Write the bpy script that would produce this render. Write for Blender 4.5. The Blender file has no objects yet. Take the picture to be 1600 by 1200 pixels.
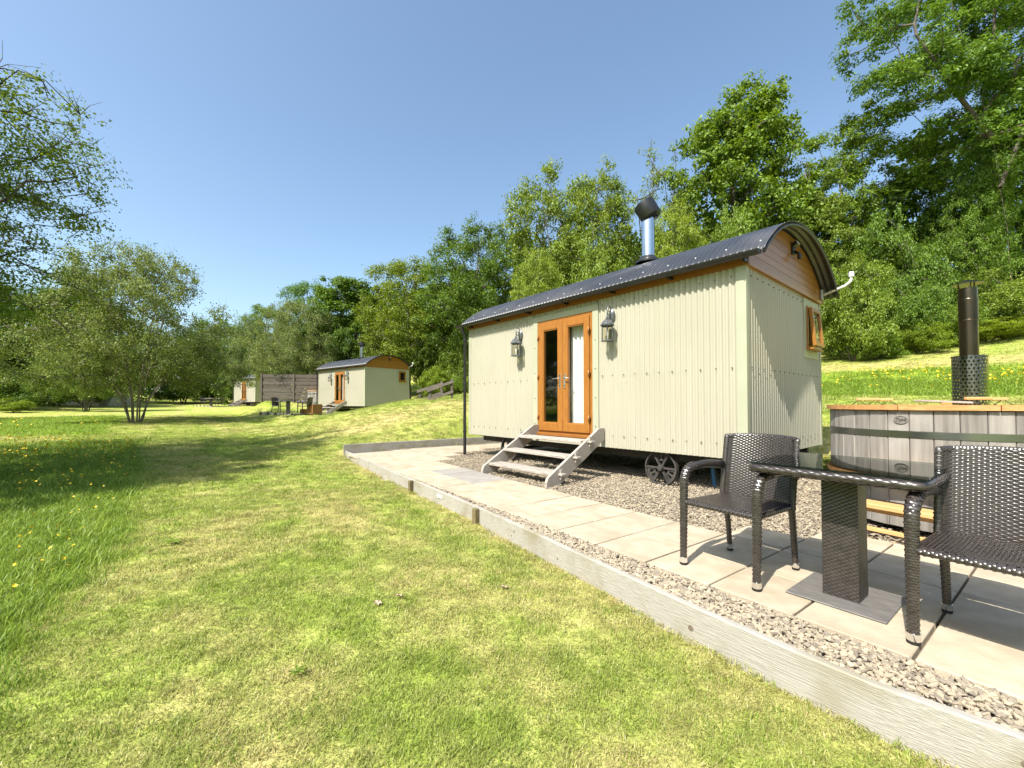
import bpy, bmesh, math, random
import numpy as np
from mathutils import Vector, Matrix
R = math.radians
random.seed(7)
S = bpy.context.scene
COL = S.collection

# ------------------------------------------------------------------ camera, sky, sun, exposure
EYE = 1.1
cam_d = bpy.data.cameras.new('camera'); cam = bpy.data.objects.new('camera', cam_d); COL.objects.link(cam)
cam.location = (0, 0, EYE); cam.rotation_euler = (R(91.2), 0, 0)
cam_d.sensor_width = 36; cam_d.lens = 653 / 1600 * 36; cam_d.shift_y = 0.0108
cam_d.clip_start = 0.05; cam_d.clip_end = 2000
S.camera = cam
SUN_EL = 50.0
SUN_AZ = 221.1                      # compass-style: clockwise from +Y, direction towards the sun
w = bpy.data.worlds.new('World'); S.world = w; w.use_nodes = True
nt = w.node_tree
sky = nt.nodes.new('ShaderNodeTexSky'); sky.sky_type = 'NISHITA'; sky.sun_disc = False
sky.sun_elevation = R(SUN_EL); sky.sun_rotation = R(SUN_AZ)
sky.air_density = 1.0; sky.dust_density = 2.2; sky.ozone_density = 1.0; sky.altitude = 100
bg = nt.nodes['Background']; bg.inputs['Strength'].default_value = 0.15
wb = nt.nodes.new('ShaderNodeMix'); wb.data_type = 'RGBA'; wb.blend_type = 'MULTIPLY'; wb.inputs[0].default_value = 1; wb.inputs[7].default_value = (0.98, 1.04, 1.01, 1)   # camera white balance of the whole sky
nt.links.new(sky.outputs[0], wb.inputs[6]); nt.links.new(wb.outputs[2], bg.inputs[0])
sun_d = bpy.data.lights.new('sun', 'SUN'); sun = bpy.data.objects.new('sun', sun_d); COL.objects.link(sun)
sun_d.energy = 5.0; sun_d.angle = R(0.5); sun_d.color = (1.0, 0.95, 0.86)
sun.rotation_euler = (R(90 - SUN_EL), 0, R(-41.1)); sun.location = (-20, -20, 30)
vs = S.view_settings
vs.view_transform = 'Standard'; vs.look = 'None'; vs.gamma = 1.0; vs.use_curve_mapping = False
vs.exposure = 0.82
cy = S.cycles
cy.use_denoising = True
cy.max_bounces = 6; cy.diffuse_bounces = 3; cy.glossy_bounces = 3; cy.transmission_bounces = 4; cy.transparent_max_bounces = 8
cy.caustics_reflective = False; cy.caustics_refractive = False
cy.sample_clamp_indirect = 6

# ------------------------------------------------------------------ frames of the place
PA = math.atan2(-0.81, 0.587)       # patio frame: local x = -s (towards the viewer's right), y = n (towards the hill)
def P(s, n, z=0.0):                 # path coordinates -> world
    return Vector((-0.587 * s + 0.81 * n, 0.81 * s + 0.587 * n, z))
def to_sn(X, Y): return (-0.587 * X + 0.81 * Y, 0.81 * X + 0.587 * Y)
def to_uv(X, Y): return (-0.6476 * X + 0.762 * Y, 0.762 * X + 0.6476 * Y)

def vnoise(x, y, seed=0):
    x = np.asarray(x, float); y = np.asarray(y, float)
    xi = np.floor(x).astype(np.int64); yi = np.floor(y).astype(np.int64)
    fx = x - xi; fy = y - yi
    fx = fx * fx * (3 - 2 * fx); fy = fy * fy * (3 - 2 * fy)
    def h(a, b):
        n = (a * 374761393 + b * 668265263 + seed * 974634777) & 0x7fffffff
        n = ((n ^ (n >> 13)) * 1274126177) & 0x7fffffff
        return ((n ^ (n >> 16)) & 0xffff) / 65535.0
    return (h(xi, yi) * (1 - fx) + h(xi + 1, yi) * fx) * (1 - fy) + (h(xi, yi + 1) * (1 - fx) + h(xi + 1, yi + 1) * fx) * fy

def sstep(a, b, x):
    t = np.clip((np.asarray(x, float) - a) / (b - a), 0, 1); return t * t * (3 - 2 * t)

def front_n(s):                     # the front edging board: n as a function of s
    s = np.asarray(s, float)
    return np.interp(s, [-3.0, -0.6, 0.1, 0.6, 1.2, 2.1, 3.75, 5.65, 7.1, 10.1], [2.75, 2.30, 2.17, 2.10, 2.12, 2.19, 2.31, 2.38, 2.42, 2.56])

def in_patio(X, Y, grow=0.0):
    s, n = to_sn(X, Y); u, v = to_uv(X, Y)
    return (s < 10.02 + grow) & (n > front_n(s) - grow) & (v < 8.75 + grow) & (s > -4.5)

G0U = [-20, 0, 8, 15, 20, 27, 48, 100, 300]; G0Z = [-0.20, -0.17, -0.13, 0.0, 0.08, 0.2, 0.72, 2.2, 6]
def terrain(X, Y):
    X = np.asarray(X, float); Y = np.asarray(Y, float)
    u, v = to_uv(X, Y)
    g = np.interp(u, G0U, G0Z)
    hillA = np.interp(v, [7.5, 8.7, 9.5, 10.8, 14, 19, 27, 40, 60, 120, 300], [0, 0.25, 0.55, 1.05, 1.4, 2.0, 3.6, 6.8, 12, 26, 55])
    hillB = np.interp(v, [2.2, 3.2, 4.4, 5.8, 8.5, 12, 20, 40, 60, 120, 300], [0, 0.07, 0.3, 0.66, 1.22, 1.6, 2.5, 6.5, 12, 26, 55])
    hillC = np.interp(v, [4.2, 5.6, 12.6, 15, 20, 40, 60, 120, 300], [0, 0.37, 0.42, 1.3, 2.4, 6.5, 12, 26, 55])
    a = sstep(9.3, 10.3, u); c = sstep(17.5, 21.5, u)
    hill = hillA * (1 - a) + a * (hillB * (1 - c) + hillC * c)
    # platform of the third hut
    d3 = sstep(40, 46, u) * sstep(1.5, 4.5, v) * (1 - sstep(11, 15, v))
    hill = hill * (1 - d3) + 0.12 * d3
    z = g + hill + .62 * np.exp(-((u - 33) / 1.6) ** 2) * sstep(4.4, 5.8, v) * (1 - sstep(9.5, 11.5, v))
    z = z + 0.05 * (vnoise(X * .35, Y * .35, 3) - .5) * sstep(3, 12, np.hypot(X, Y)) + 0.5 * (vnoise(X * .06, Y * .06, 4) - .5) * sstep(30, 80, np.hypot(X, Y))
    z = np.where(in_patio(X, Y), -0.2, z)
    return z
def gz(X, Y): return float(terrain(X, Y))

# long, unmown grass (1) against mown lawn (0)
def long_grass(X, Y):
    X = np.asarray(X, float); Y = np.asarray(Y, float)
    u, v = to_uv(X, Y)
    wob = 0.25 * (vnoise(X * .9, Y * .9, 11) - .5) + 0.5 * (vnoise(X * .25, Y * .25, 12) - .5)
    edge = np.interp(u, [0, 3, 5, 8, 12, 17], [-0.72, -0.55, -0.36, -0.28, -0.3, -0.35])
    m1 = (v + wob * .4 < edge) & (u < 17.4 + wob + np.minimum(0, v + 1) * -0.35 - 1.0)
    m2 = (v + wob < -1.5) & (u > 19.5 + np.minimum(0, v + 1) * -0.35) & (u < 33 + wob * 3)
    m3 = (v > 14.5 + wob) & (v < 22 + wob * 2) & (u < 9 + wob)
    return (m1 | m2 | m3).astype(float)

def dryness(X, Y):
    X = np.asarray(X, float); Y = np.asarray(Y, float)
    s, n = to_sn(X, Y); u, v = to_uv(X, Y)
    a = .34 * vnoise(X * .7, Y * .7, 21) + .36 * vnoise(X * 2.1, Y * 2.1, 22) + .30 * vnoise(X * 6, Y * 6, 23)
    d = sstep(.30, .75, a) * .52 + .13 * sstep(-.25, .25, np.sin(2 * math.pi * (n + .05 * s) / 1.15)) * (n < 2.4)
    fd = front_n(s) - n
    edge = np.where((s < 10.5) & (fd > -.1), np.exp(-np.clip(fd, 0, 9) / .24), 0)
    d = np.maximum(d, edge * (.55 + .6 * vnoise(X * 3, Y * 3, 24)))
    bank = np.exp(-((u - 13.2) / 2.6) ** 2) * sstep(2.8, 5, v) * (1 - sstep(8, 11, v))
    d = np.maximum(d, bank * (.35 + .7 * vnoise(X * .8, Y * .8, 25)))
    strip = np.exp(-((v - 23.6) / 1.2) ** 2) * (u < 12)
    strip2 = np.exp(-((v - 9.2) / .7) ** 2) * (u < 9.5)
    strip3 = sstep(46, 52, u) * sstep(5, 9, v) * (1 - sstep(22, 30, v))
    d = np.maximum(d, np.maximum(np.maximum(strip * .8, strip2 * .75), strip3 * .7))
    d = np.where(long_grass(X, Y) > .5, d * .12, d)
    return np.clip(d, 0, 1)

# ------------------------------------------------------------------ materials
MATS = {}
def new_mat(name):
    m = bpy.data.materials.new(name); m.use_nodes = True
    n = m.node_tree.nodes; l = m.node_tree.links
    return m, n, l, n['Principled BSDF']

def pmat(name, c1, c2=None, scale=6.0, stretch=(1, 1, 1), rough=0.6, metal=0.0, bump=0.0, bscale=None, detail=5.0, spec=0.5, contrast=(0.3, 0.7), c3=None, s3=1.2, rand=0.0, coat=0.0):
    """procedural principled material: noise mix c1-c2, an optional broad blotch c3, fine bump, per object variation"""
    if name in MATS: return MATS[name]
    m, n, l, b = new_mat(name)
    b.inputs['Roughness'].default_value = rough; b.inputs['Metallic'].default_value = metal
    b.inputs['Specular IOR Level'].default_value = spec; b.inputs['Coat Weight'].default_value = coat
    tc = n.new('ShaderNodeTexCoord'); oi = n.new('ShaderNodeObjectInfo')
    mp = n.new('ShaderNodeMapping'); mp.inputs['Scale'].default_value = stretch
    ad = n.new('ShaderNodeVectorMath'); ad.operation = 'ADD'
    sc = n.new('ShaderNodeVectorMath'); sc.operation = 'SCALE'; sc.inputs['Scale'].default_value = 37.0
    cb = n.new('ShaderNodeCombineXYZ')
    for i in range(3): l.new(oi.outputs['Random'], cb.inputs[i])
    l.new(cb.outputs[0], sc.inputs[0])
    l.new(tc.outputs['Object'], ad.inputs[0]); l.new(sc.outputs[0], ad.inputs[1]); l.new(ad.outputs[0], mp.inputs[0])
    nz = n.new('ShaderNodeTexNoise'); nz.inputs['Scale'].default_value = scale; nz.inputs['Detail'].default_value = detail
    l.new(mp.outputs[0], nz.inputs['Vector'])
    cr = n.new('ShaderNodeValToRGB')
    cr.color_ramp.elements[0].position = contrast[0]; cr.color_ramp.elements[1].position = contrast[1]
    cr.color_ramp.elements[0].color = (*c1, 1); cr.color_ramp.elements[1].color = (*(c2 or c1), 1)
    l.new(nz.outputs['Fac'], cr.inputs[0]); out = cr.outputs[0]
    if c3:
        n3 = n.new('ShaderNodeTexNoise'); n3.inputs['Scale'].default_value = s3; n3.inputs['Detail'].default_value = 4
        l.new(ad.outputs[0], n3.inputs['Vector'])
        r3 = n.new('ShaderNodeMapRange'); r3.inputs[1].default_value = .5; r3.inputs[2].default_value = .72
        l.new(n3.outputs['Fac'], r3.inputs[0])
        mx = n.new('ShaderNodeMix'); mx.data_type = 'RGBA'
        l.new(r3.outputs[0], mx.inputs[0]); l.new(out, mx.inputs[6]); mx.inputs[7].default_value = (*c3, 1); out = mx.outputs[2]
    if rand:
        hv = n.new('ShaderNodeHueSaturation'); mr = n.new('ShaderNodeMapRange')
        mr.inputs[3].default_value = 1 - rand; mr.inputs[4].default_value = 1 + rand
        l.new(oi.outputs['Random'], mr.inputs[0]); l.new(mr.outputs[0], hv.inputs['Value']); l.new(out, hv.inputs['Color']); out = hv.outputs[0]
    l.new(out, b.inputs['Base Color'])
    if bump:
        bp = n.new('ShaderNodeBump'); bp.inputs['Strength'].default_value = bump; bp.inputs['Distance'].default_value = 0.01
        if bscale:
            nb = n.new('ShaderNodeTexNoise'); nb.inputs['Scale'].default_value = bscale; nb.inputs['Detail'].default_value = 4
            l.new(mp.outputs[0], nb.inputs['Vector']); l.new(nb.outputs['Fac'], bp.inputs['Height'])
        else: l.new(nz.outputs['Fac'], bp.inputs['Height'])
        l.new(bp.outputs[0], b.inputs['Normal'])
    MATS[name] = m
    return m

def leaf_mat(name, dark, light, trans=0.35, rough=0.5):
    """foliage: colour differs from leaf to leaf and from tree to tree (object colour), light passes through the leaf"""
    if name in MATS: return MATS[name]
    m = bpy.data.materials.new(name); m.use_nodes = True
    n = m.node_tree.nodes; l = m.node_tree.links
    n.remove(n['Principled BSDF']); out = n['Material Output']
    ge = n.new('ShaderNodeNewGeometry'); oi = n.new('ShaderNodeObjectInfo')
    cr = n.new('ShaderNodeValToRGB'); cr.color_ramp.elements[0].color = (*dark, 1); cr.color_ramp.elements[1].color = (*light, 1)
    l.new(ge.outputs['Random Per Island'], cr.inputs[0])
    mu = n.new('ShaderNodeMix'); mu.data_type = 'RGBA'; mu.blend_type = 'MULTIPLY'; mu.inputs[0].default_value = 1
    l.new(cr.outputs[0], mu.inputs[6]); l.new(oi.outputs['Color'], mu.inputs[7])
    di = n.new('ShaderNodeBsdfDiffuse'); tr = n.new('ShaderNodeBsdfTranslucent'); gl = n.new('ShaderNodeBsdfGlossy')
    gl.inputs['Roughness'].default_value = rough; gl.inputs['Color'].default_value = (1, 1, 1, 1)
    hs = n.new('ShaderNodeHueSaturation'); hs.inputs['Hue'].default_value = 0.485; hs.inputs['Saturation'].default_value = 1.1; hs.inputs['Value'].default_value = 1.35
    l.new(mu.outputs[2], di.inputs[0]); l.new(mu.outputs[2], hs.inputs['Color']); l.new(hs.outputs[0], tr.inputs[0])
    m1 = n.new('ShaderNodeMixShader'); m1.inputs[0].default_value = trans
    l.new(di.outputs[0], m1.inputs[1]); l.new(tr.outputs[0], m1.inputs[2])
    m2 = n.new('ShaderNodeMixShader'); m2.inputs[0].default_value = 0.018
    l.new(m1.outputs[0], m2.inputs[1]); l.new(gl.outputs[0], m2.inputs[2])
    l.new(m2.outputs[0], out.inputs[0])
    MATS[name] = m
    return m

def grass_mat(name, kind):
    """kind 'ground': reads the lawn's own attributes; kind 'blade': reads them from the tuft's point"""
    m = bpy.data.materials.new(name); m.use_nodes = True
    n = m.node_tree.nodes; l = m.node_tree.links
    n.remove(n['Principled BSDF']); out = n['Material Output']
    def at(nm):
        a = n.new('ShaderNodeAttribute'); a.attribute_name = nm
        if kind == 'blade': a.attribute_type = 'INSTANCER'
        return a.outputs['Fac']
    ge = n.new('ShaderNodeNewGeometry')
    nz = n.new('ShaderNodeTexNoise'); nz.inputs['Scale'].default_value = 9 if kind == 'ground' else 3.5; nz.inputs['Detail'].default_value = 9; nz.inputs['Roughness'].default_value = .72
    l.new(ge.outputs['Position'], nz.inputs['Vector'])
    def rgb_mix(fac, a, b):
        x = n.new('ShaderNodeMix'); x.data_type = 'RGBA'
        for sock, val in ((0, fac), (6, a), (7, b)):
            if isinstance(val, tuple): x.inputs[sock].default_value = (*val, 1)
            elif isinstance(val, float): x.inputs[sock].default_value = val
            else: l.new(val, x.inputs[sock])
        return x.outputs[2]
    mr = n.new('ShaderNodeMapRange'); mr.inputs[1].default_value = .32; mr.inputs[2].default_value = .68
    l.new(nz.outputs['Fac'], mr.inputs[0])
    green = rgb_mix(mr.outputs[0], (0.195, 0.268, 0.034), (0.340, 0.402, 0.082))
    lush = rgb_mix(mr.outputs[0], (0.155, 0.250, 0.022), (0.295, 0.385, 0.056))
    straw = rgb_mix(mr.outputs[0], (0.37, 0.305, 0.115), (0.57, 0.47, 0.225))
    ad = n.new('ShaderNodeMath'); ad.operation = 'MULTIPLY_ADD'; ad.inputs[1].default_value = .9; ad.inputs[2].default_value = -.45
    l.new(nz.outputs['Fac'], ad.inputs[0])
    sm = n.new('ShaderNodeMath'); sm.operation = 'ADD'; sm.use_clamp = True
    l.new(at('dry'), sm.inputs[0]); l.new(ad.outputs[0], sm.inputs[1])
    c = rgb_mix(sm.outputs[0], green, straw)
    c = rgb_mix(at('long'), c, lush)
    if kind == 'blade':
        ri = n.new('ShaderNodeObjectInfo'); rp = n.new('ShaderNodeNewGeometry')
        hv = n.new('ShaderNodeHueSaturation'); m3 = n.new('ShaderNodeMapRange'); m3.inputs[3].default_value = .7; m3.inputs[4].default_value = 1.35
        l.new(rp.outputs['Random Per Island'], m3.inputs[0]); l.new(m3.outputs[0], hv.inputs['Value']); l.new(c, hv.inputs['Color']); c = hv.outputs[0]
    di = n.new('ShaderNodeBsdfDiffuse'); l.new(c, di.inputs[0])
    if kind == 'blade':
        tr = n.new('ShaderNodeBsdfTranslucent'); l.new(c, tr.inputs[0])
        mx = n.new('ShaderNodeMixShader'); mx.inputs[0].default_value = .35
        l.new(di.outputs[0], mx.inputs[1]); l.new(tr.outputs[0], mx.inputs[2])
        gl = n.new('ShaderNodeBsdfGlossy'); gl.inputs['Roughness'].default_value = .45
        m2 = n.new('ShaderNodeMixShader'); m2.inputs[0].default_value = .03
        l.new(mx.outputs[0], m2.inputs[1]); l.new(gl.outputs[0], m2.inputs[2]); l.new(m2.outputs[0], out.inputs[0])
    else:
        bp = n.new('ShaderNodeBump'); bp.inputs['Strength'].default_value = .7; bp.inputs['Distance'].default_value = .03
        nb = n.new('ShaderNodeTexNoise'); nb.inputs['Scale'].default_value = 45; nb.inputs['Detail'].default_value = 6
        l.new(ge.outputs['Position'], nb.inputs['Vector']); l.new(nb.outputs['Fac'], bp.inputs['Height']); l.new(bp.outputs[0], di.inputs['Normal'])
        l.new(di.outputs[0], out.inputs[0])
    return m

def glass_mat(name, tint=(1, 1, 1), rough=0.01, refl=1.0):
    if name in MATS: return MATS[name]
    m = bpy.data.materials.new(name); m.use_nodes = True
    n = m.node_tree.nodes; l = m.node_tree.links
    n.remove(n['Principled BSDF']); out = n['Material Output']
    tp = n.new('ShaderNodeBsdfTransparent'); tp.inputs[0].default_value = (*tint, 1)
    gl = n.new('ShaderNodeBsdfGlossy'); gl.inputs['Roughness'].default_value = rough
    fr = n.new('ShaderNodeFresnel'); ge = n.new('ShaderNodeNewGeometry'); io = n.new('ShaderNodeMapRange'); io.inputs[3].default_value = 1.52; io.inputs[4].default_value = 1 / 1.52
    l.new(ge.outputs['Backfacing'], io.inputs[0]); l.new(io.outputs[0], fr.inputs[0])      # the ray is not bent, so both faces reflect alike
    mu = n.new('ShaderNodeMath'); mu.operation = 'MULTIPLY'; mu.inputs[1].default_value = refl; mu.use_clamp = True
    l.new(fr.outputs[0], mu.inputs[0])
    mx = n.new('ShaderNodeMixShader'); l.new(mu.outputs[0], mx.inputs[0]); l.new(tp.outputs[0], mx.inputs[1]); l.new(gl.outputs[0], mx.inputs[2])
    l.new(mx.outputs[0], out.inputs[0]); MATS[name] = m
    return m

M = dict(
    siding=pmat('painted_siding', (0.372, 0.355, 0.277), (0.395, 0.375, 0.295), scale=2.5, stretch=(5, 5, .35), rough=.42, bump=.03, bscale=30, c3=(0.362, 0.346, 0.265), s3=.8),
    trim=pmat('painted_trim', (0.345, 0.352, 0.255), (0.375, 0.38, 0.28), scale=3, rough=.45),
    oak=pmat('golden_oak_frame', (0.255, 0.100, 0.018), (0.36, 0.150, 0.030), scale=5, stretch=(14, 14, 1.2), rough=.38, bump=.06),
    oakh=pmat('golden_oak_board', (0.25, 0.105, 0.020), (0.34, 0.155, 0.033), scale=4, stretch=(14, 1.2, 14), rough=.32, bump=.05, rand=.10),
    oakx=pmat('golden_oak_fascia', (0.23, 0.085, 0.016), (0.31, 0.125, 0.026), scale=4, stretch=(1.2, 14, 14), rough=.4, bump=.05),
    roof=pmat('slate_grey_roof_sheet', (0.030, 0.033, 0.040), (0.045, 0.048, 0.056), scale=2.5, rough=.36, c3=(0.07, 0.07, 0.075), s3=1.5),
    black=pmat('black_metal', (0.012, 0.012, 0.013), (0.022, 0.022, 0.023), scale=8, rough=.38),
    iron=pmat('cast_iron', (0.03, 0.028, 0.027), (0.07, 0.06, 0.052), scale=14, rough=.7, bump=.2),
    steel=pmat('stainless_steel', (0.55, 0.56, 0.58), (0.62, 0.63, 0.65), scale=3, stretch=(1, 1, 9), rough=.16, metal=1),
    band=pmat('steel_band', (0.22, 0.225, 0.23), (0.33, 0.335, 0.34), scale=2, rough=.3, metal=1),
    chrome=pmat('chrome', (0.7, 0.7, 0.7), (0.8, 0.8, 0.8), rough=.12, metal=1),
    bronze=pmat('heat_browned_flue', (0.10, 0.078, 0.055), (0.15, 0.12, 0.085), scale=3, rough=.28, metal=1),
    perf=pmat('polished_guard', (0.20, 0.20, 0.21), (0.27, 0.27, 0.28), rough=.15, metal=1),
    whitep=pmat('white_plastic', (0.75, 0.75, 0.73), (0.8, 0.8, 0.78), rough=.4),
    greyp=pmat('grey_bracket', (0.45, 0.45, 0.45), (0.55, 0.55, 0.55), rough=.4, metal=.4),
    curtain=pmat('white_curtain', (0.72, 0.72, 0.70), (0.8, 0.8, 0.78), scale=20, rough=.9),
    room=pmat('room_lining', (0.20, 0.18, 0.14), (0.26, 0.23, 0.18), rough=.8),
    weathered=pmat('weathered_step_wood', (0.23, 0.20, 0.17), (0.46, 0.42, 0.37), scale=3.5, stretch=(2, 26, 26), rough=.85, bump=.35, rand=.08),
    sleeper=pmat('bleached_edging_board', (0.28, 0.262, 0.225), (0.395, 0.375, 0.33), scale=5.5, stretch=(1.6, 34, 34), rough=.9, bump=.5, detail=8, contrast=(.25, .75), c3=(0.25, 0.225, 0.155), s3=3.5),
    knot=pmat('board_knot', (0.10, 0.075, 0.05), (0.19, 0.15, 0.11), scale=60, rough=.9),
    stake=pmat('mossy_stake', (0.09, 0.085, 0.035), (0.20, 0.15, 0.07), scale=18, rough=.95, bump=.5),
    stave=pmat('silvered_stave', (0.145, 0.130, 0.115), (0.30, 0.278, 0.250), scale=3.2, stretch=(8, 8, .5), c3=(0.34, 0.32, 0.295), s3=2.0, rough=.85, bump=.3, rand=.2, contrast=(.28, .72)),
    cedar=pmat('orange_cedar', (0.42, 0.20, 0.065), (0.58, 0.31, 0.12), scale=4, stretch=(2, 14, 14), rough=.6, bump=.15, rand=.08),
    pine=pmat('fresh_pine', (0.50, 0.29, 0.11), (0.62, 0.39, 0.17), scale=3, stretch=(1.5, 16, 16), rough=.6, bump=.12, rand=.06),
    slab=pmat('buff_paving', (0.345, 0.285, 0.20), (0.475, 0.405, 0.305), scale=7, rough=.85, bump=.3, bscale=60, detail=9, contrast=(.25, .75), c3=(0.325, 0.265, 0.185), s3=3.2, rand=.05),
    greyslab=pmat('grey_paving', (0.24, 0.225, 0.20), (0.31, 0.29, 0.26), scale=5, rough=.85, bump=.25, bscale=60, rand=.05),
    gravelbed=pmat('gravel_bed', (0.14, 0.115, 0.085), (0.30, 0.255, 0.19), scale=55, rough=.95, bump=1.0, detail=3),
    wicker=pmat('brown_wicker', (0.028, 0.022, 0.019), (0.052, 0.042, 0.037), scale=30, rough=.26, spec=.9),
    wickerback=pmat('wicker_core', (0.012, 0.010, 0.009), (0.018, 0.015, 0.013), rough=.8),
    armwrap=pmat('smooth_arm_wrap', (0.020, 0.017, 0.016), (0.034, 0.028, 0.026), scale=25, stretch=(1, 1, 1), rough=.3, spec=.7),
    plate=pmat('grey_base_plate', (0.10, 0.095, 0.09), (0.17, 0.16, 0.15), scale=6, stretch=(2, 10, 10), rough=.55, bump=.1),
    rubber=pmat('black_rubber', (0.01, 0.01, 0.01), (0.015, 0.015, 0.015), rough=.8),
    bark=pmat('tree_bark', (0.055, 0.043, 0.032), (0.15, 0.125, 0.10), scale=6, stretch=(3, 3, .7), rough=.95, bump=.6),
    barkl=pmat('grey_bark', (0.10, 0.085, 0.06), (0.24, 0.21, 0.16), scale=6, stretch=(3, 3, .7), rough=.95, bump=.6),
    fence=pmat('fence_board', (0.075, 0.062, 0.052), (0.15, 0.125, 0.105), scale=3, stretch=(1, 12, 12), rough=.9, bump=.2, rand=.15),
    canvas=pmat('canvas', (0.42, 0.38, 0.29), (0.50, 0.46, 0.36), scale=3, rough=.9),
    blue=pmat('blue_prop', (0.03, 0.13, 0.28), (0.05, 0.17, 0.34), rough=.5),
    flower=pmat('buttercup_petal', (0.75, 0.50, 0.01), (0.85, 0.60, 0.02), rough=.4),
    sign=pmat('plaque', (0.5, 0.49, 0.46), (0.6, 0.59, 0.56), rough=.5),
)
M['glass'] = glass_mat('window_glass', (0.97, 0.98, 0.97), .005, 1.0)
M['lampglass'] = glass_mat('lantern_glass', (0.9, 0.88, 0.78), .05, 1.0)
M['tableglass'] = glass_mat('table_glass', (0.45, 0.54, 0.50), .004, 1.0)
M['ground'] = grass_mat('lawn_ground', 'ground'); M['blade'] = grass_mat('grass_blade', 'blade')

# ------------------------------------------------------------------ mesh building
class MB:
    def __init__(s): s.v = []; s.f = []
    def add(s, vs, fs):
        o = len(s.v); s.v += [tuple(p) for p in vs]; s.f += [tuple(i + o for i in f) for f in fs]; return s
    def box(s, a, b, bev=0.0):
        (x0, y0, z0), (x1, y1, z1) = a, b
        if bev:
            e = bev; vs = []; fs = []
            # chamfered box from three nested slabs of points
            for z, k in ((z0, e), (z0 + e, 0), (z1 - e, 0), (z1, e)):
                vs += [(x0 + k, y0 + k + (e if not k else 0), z), (x0 + k + (e if not k else 0), y0 + k, z), (x1 - k - (e if not k else 0), y0 + k, z), (x1 - k, y0 + k + (e if not k else 0), z),
                       (x1 - k, y1 - k - (e if not k else 0), z), (x1 - k - (e if not k else 0), y1 - k, z), (x0 + k + (e if not k else 0), y1 - k, z), (x0 + k, y1 - k - (e if not k else 0), z)]
            for r in range(3):
                for i in range(8):
                    j = (i + 1) % 8; fs.append((r * 8 + i, r * 8 + j, r * 8 + 8 + j, r * 8 + 8 + i))
            fs.append(tuple(range(7, -1, -1))); fs.append(tuple(range(24, 32)))
            return s.add(vs, fs)
        vs = [(x0, y0, z0), (x1, y0, z0), (x1, y1, z0), (x0, y1, z0), (x0, y0, z1), (x1, y0, z1), (x1, y1, z1), (x0, y1, z1)]
        return s.add(vs, [(3, 2, 1, 0), (4, 5, 6, 7), (0, 1, 5, 4), (1, 2, 6, 5), (2, 3, 7, 6), (3, 0, 4, 7)])
    def prism(s, poly, vec):
        """polygon (3D points) pushed along vec"""
        n = len(poly); vec = Vector(vec); p = [Vector(q) for q in poly]
        return s.add(p + [q + vec for q in p], [tuple(range(n - 1, -1, -1)), tuple(range(n, 2 * n))] + [(i, (i + 1) % n, n + (i + 1) % n, n + i) for i in range(n)])
    def tube(s, pts, r, seg=8, closed=False, caps=True, flat=1.0):
        pts = [Vector(p) for p in pts]; n = len(pts)
        rs = r if hasattr(r, '__len__') else [r] * n
        vs = []; fs = []; ref = None
        for i, p in enumerate(pts):
            a = pts[(i - 1) % n] if (closed or i > 0) else p; b = pts[(i + 1) % n] if (closed or i < n - 1) else p
            t = (b - a).normalized()
            if ref is None: ref = Vector((0, 0, 1)) if abs(t.z) < .9 else Vector((1, 0, 0))
            x = (ref - t * ref.dot(t)).normalized(); ref = x; y = t.cross(x)
            for k in range(seg):
                an = 2 * math.pi * k / seg
                vs.append(p + x * (rs[i] * math.cos(an)) + y * (rs[i] * flat * math.sin(an)))
        m = n if closed else n - 1
        for i in range(m):
            for k in range(seg):
                fs.append((i * seg + k, i * seg + (k + 1) % seg, ((i + 1) % n) * seg + (k + 1) % seg, ((i + 1) % n) * seg + k))
        if caps and not closed: fs.append(tuple(range(seg - 1, -1, -1))); fs.append(tuple((n - 1) * seg + k for k in range(seg)))
        return s.add(vs, fs)
    def lathe(s, prof, c=(0, 0, 0), seg=24, ax=None, ang=(0, 2 * math.pi)):
        """prof: (radius, height) pairs round the axis ax through c"""
        c = Vector(c); ax = Vector(ax or (0, 0, 1)).normalized()
        e = Vector((1, 0, 0)) if abs(ax.x) < .9 else Vector((0, 1, 0)); x = (e - ax * e.dot(ax)).normalized(); y = ax.cross(x)
        full = abs(ang[1] - ang[0] - 2 * math.pi) < 1e-6; m = seg if full else seg + 1
        vs = []; fs = []
        for (r, h) in prof:
            for k in range(m):
                a = ang[0] + (ang[1] - ang[0]) * k / seg
                vs.append(c + ax * h + x * (r * math.cos(a)) + y * (r * math.sin(a)))
        for i in range(len(prof) - 1):
            for k in range(seg):
                k2 = (k + 1) % m; fs.append((i * m + k, i * m + k2, (i + 1) * m + k2, (i + 1) * m + k))
        return s.add(vs, fs)
    def xform(s, mt): s.v = [tuple(mt @ Vector(p)) for p in s.v]; return s
    def mesh(s, name, mat, smooth=False):
        me = bpy.data.meshes.new(name); me.from_pydata(s.v, [], s.f); me.update()
        if mat: me.materials.append(mat)
        if smooth: me.shade_smooth() if smooth is True else me.set_sharp_from_angle(angle=R(smooth))
        return me
    def build(s, name, mat, parent=None, smooth=False, loc=None):
        o = bpy.data.objects.new(name, s.mesh(name, mat, smooth)); COL.objects.link(o)
        if parent: o.parent = parent
        if loc is not None: o.location = loc
        return o

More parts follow.
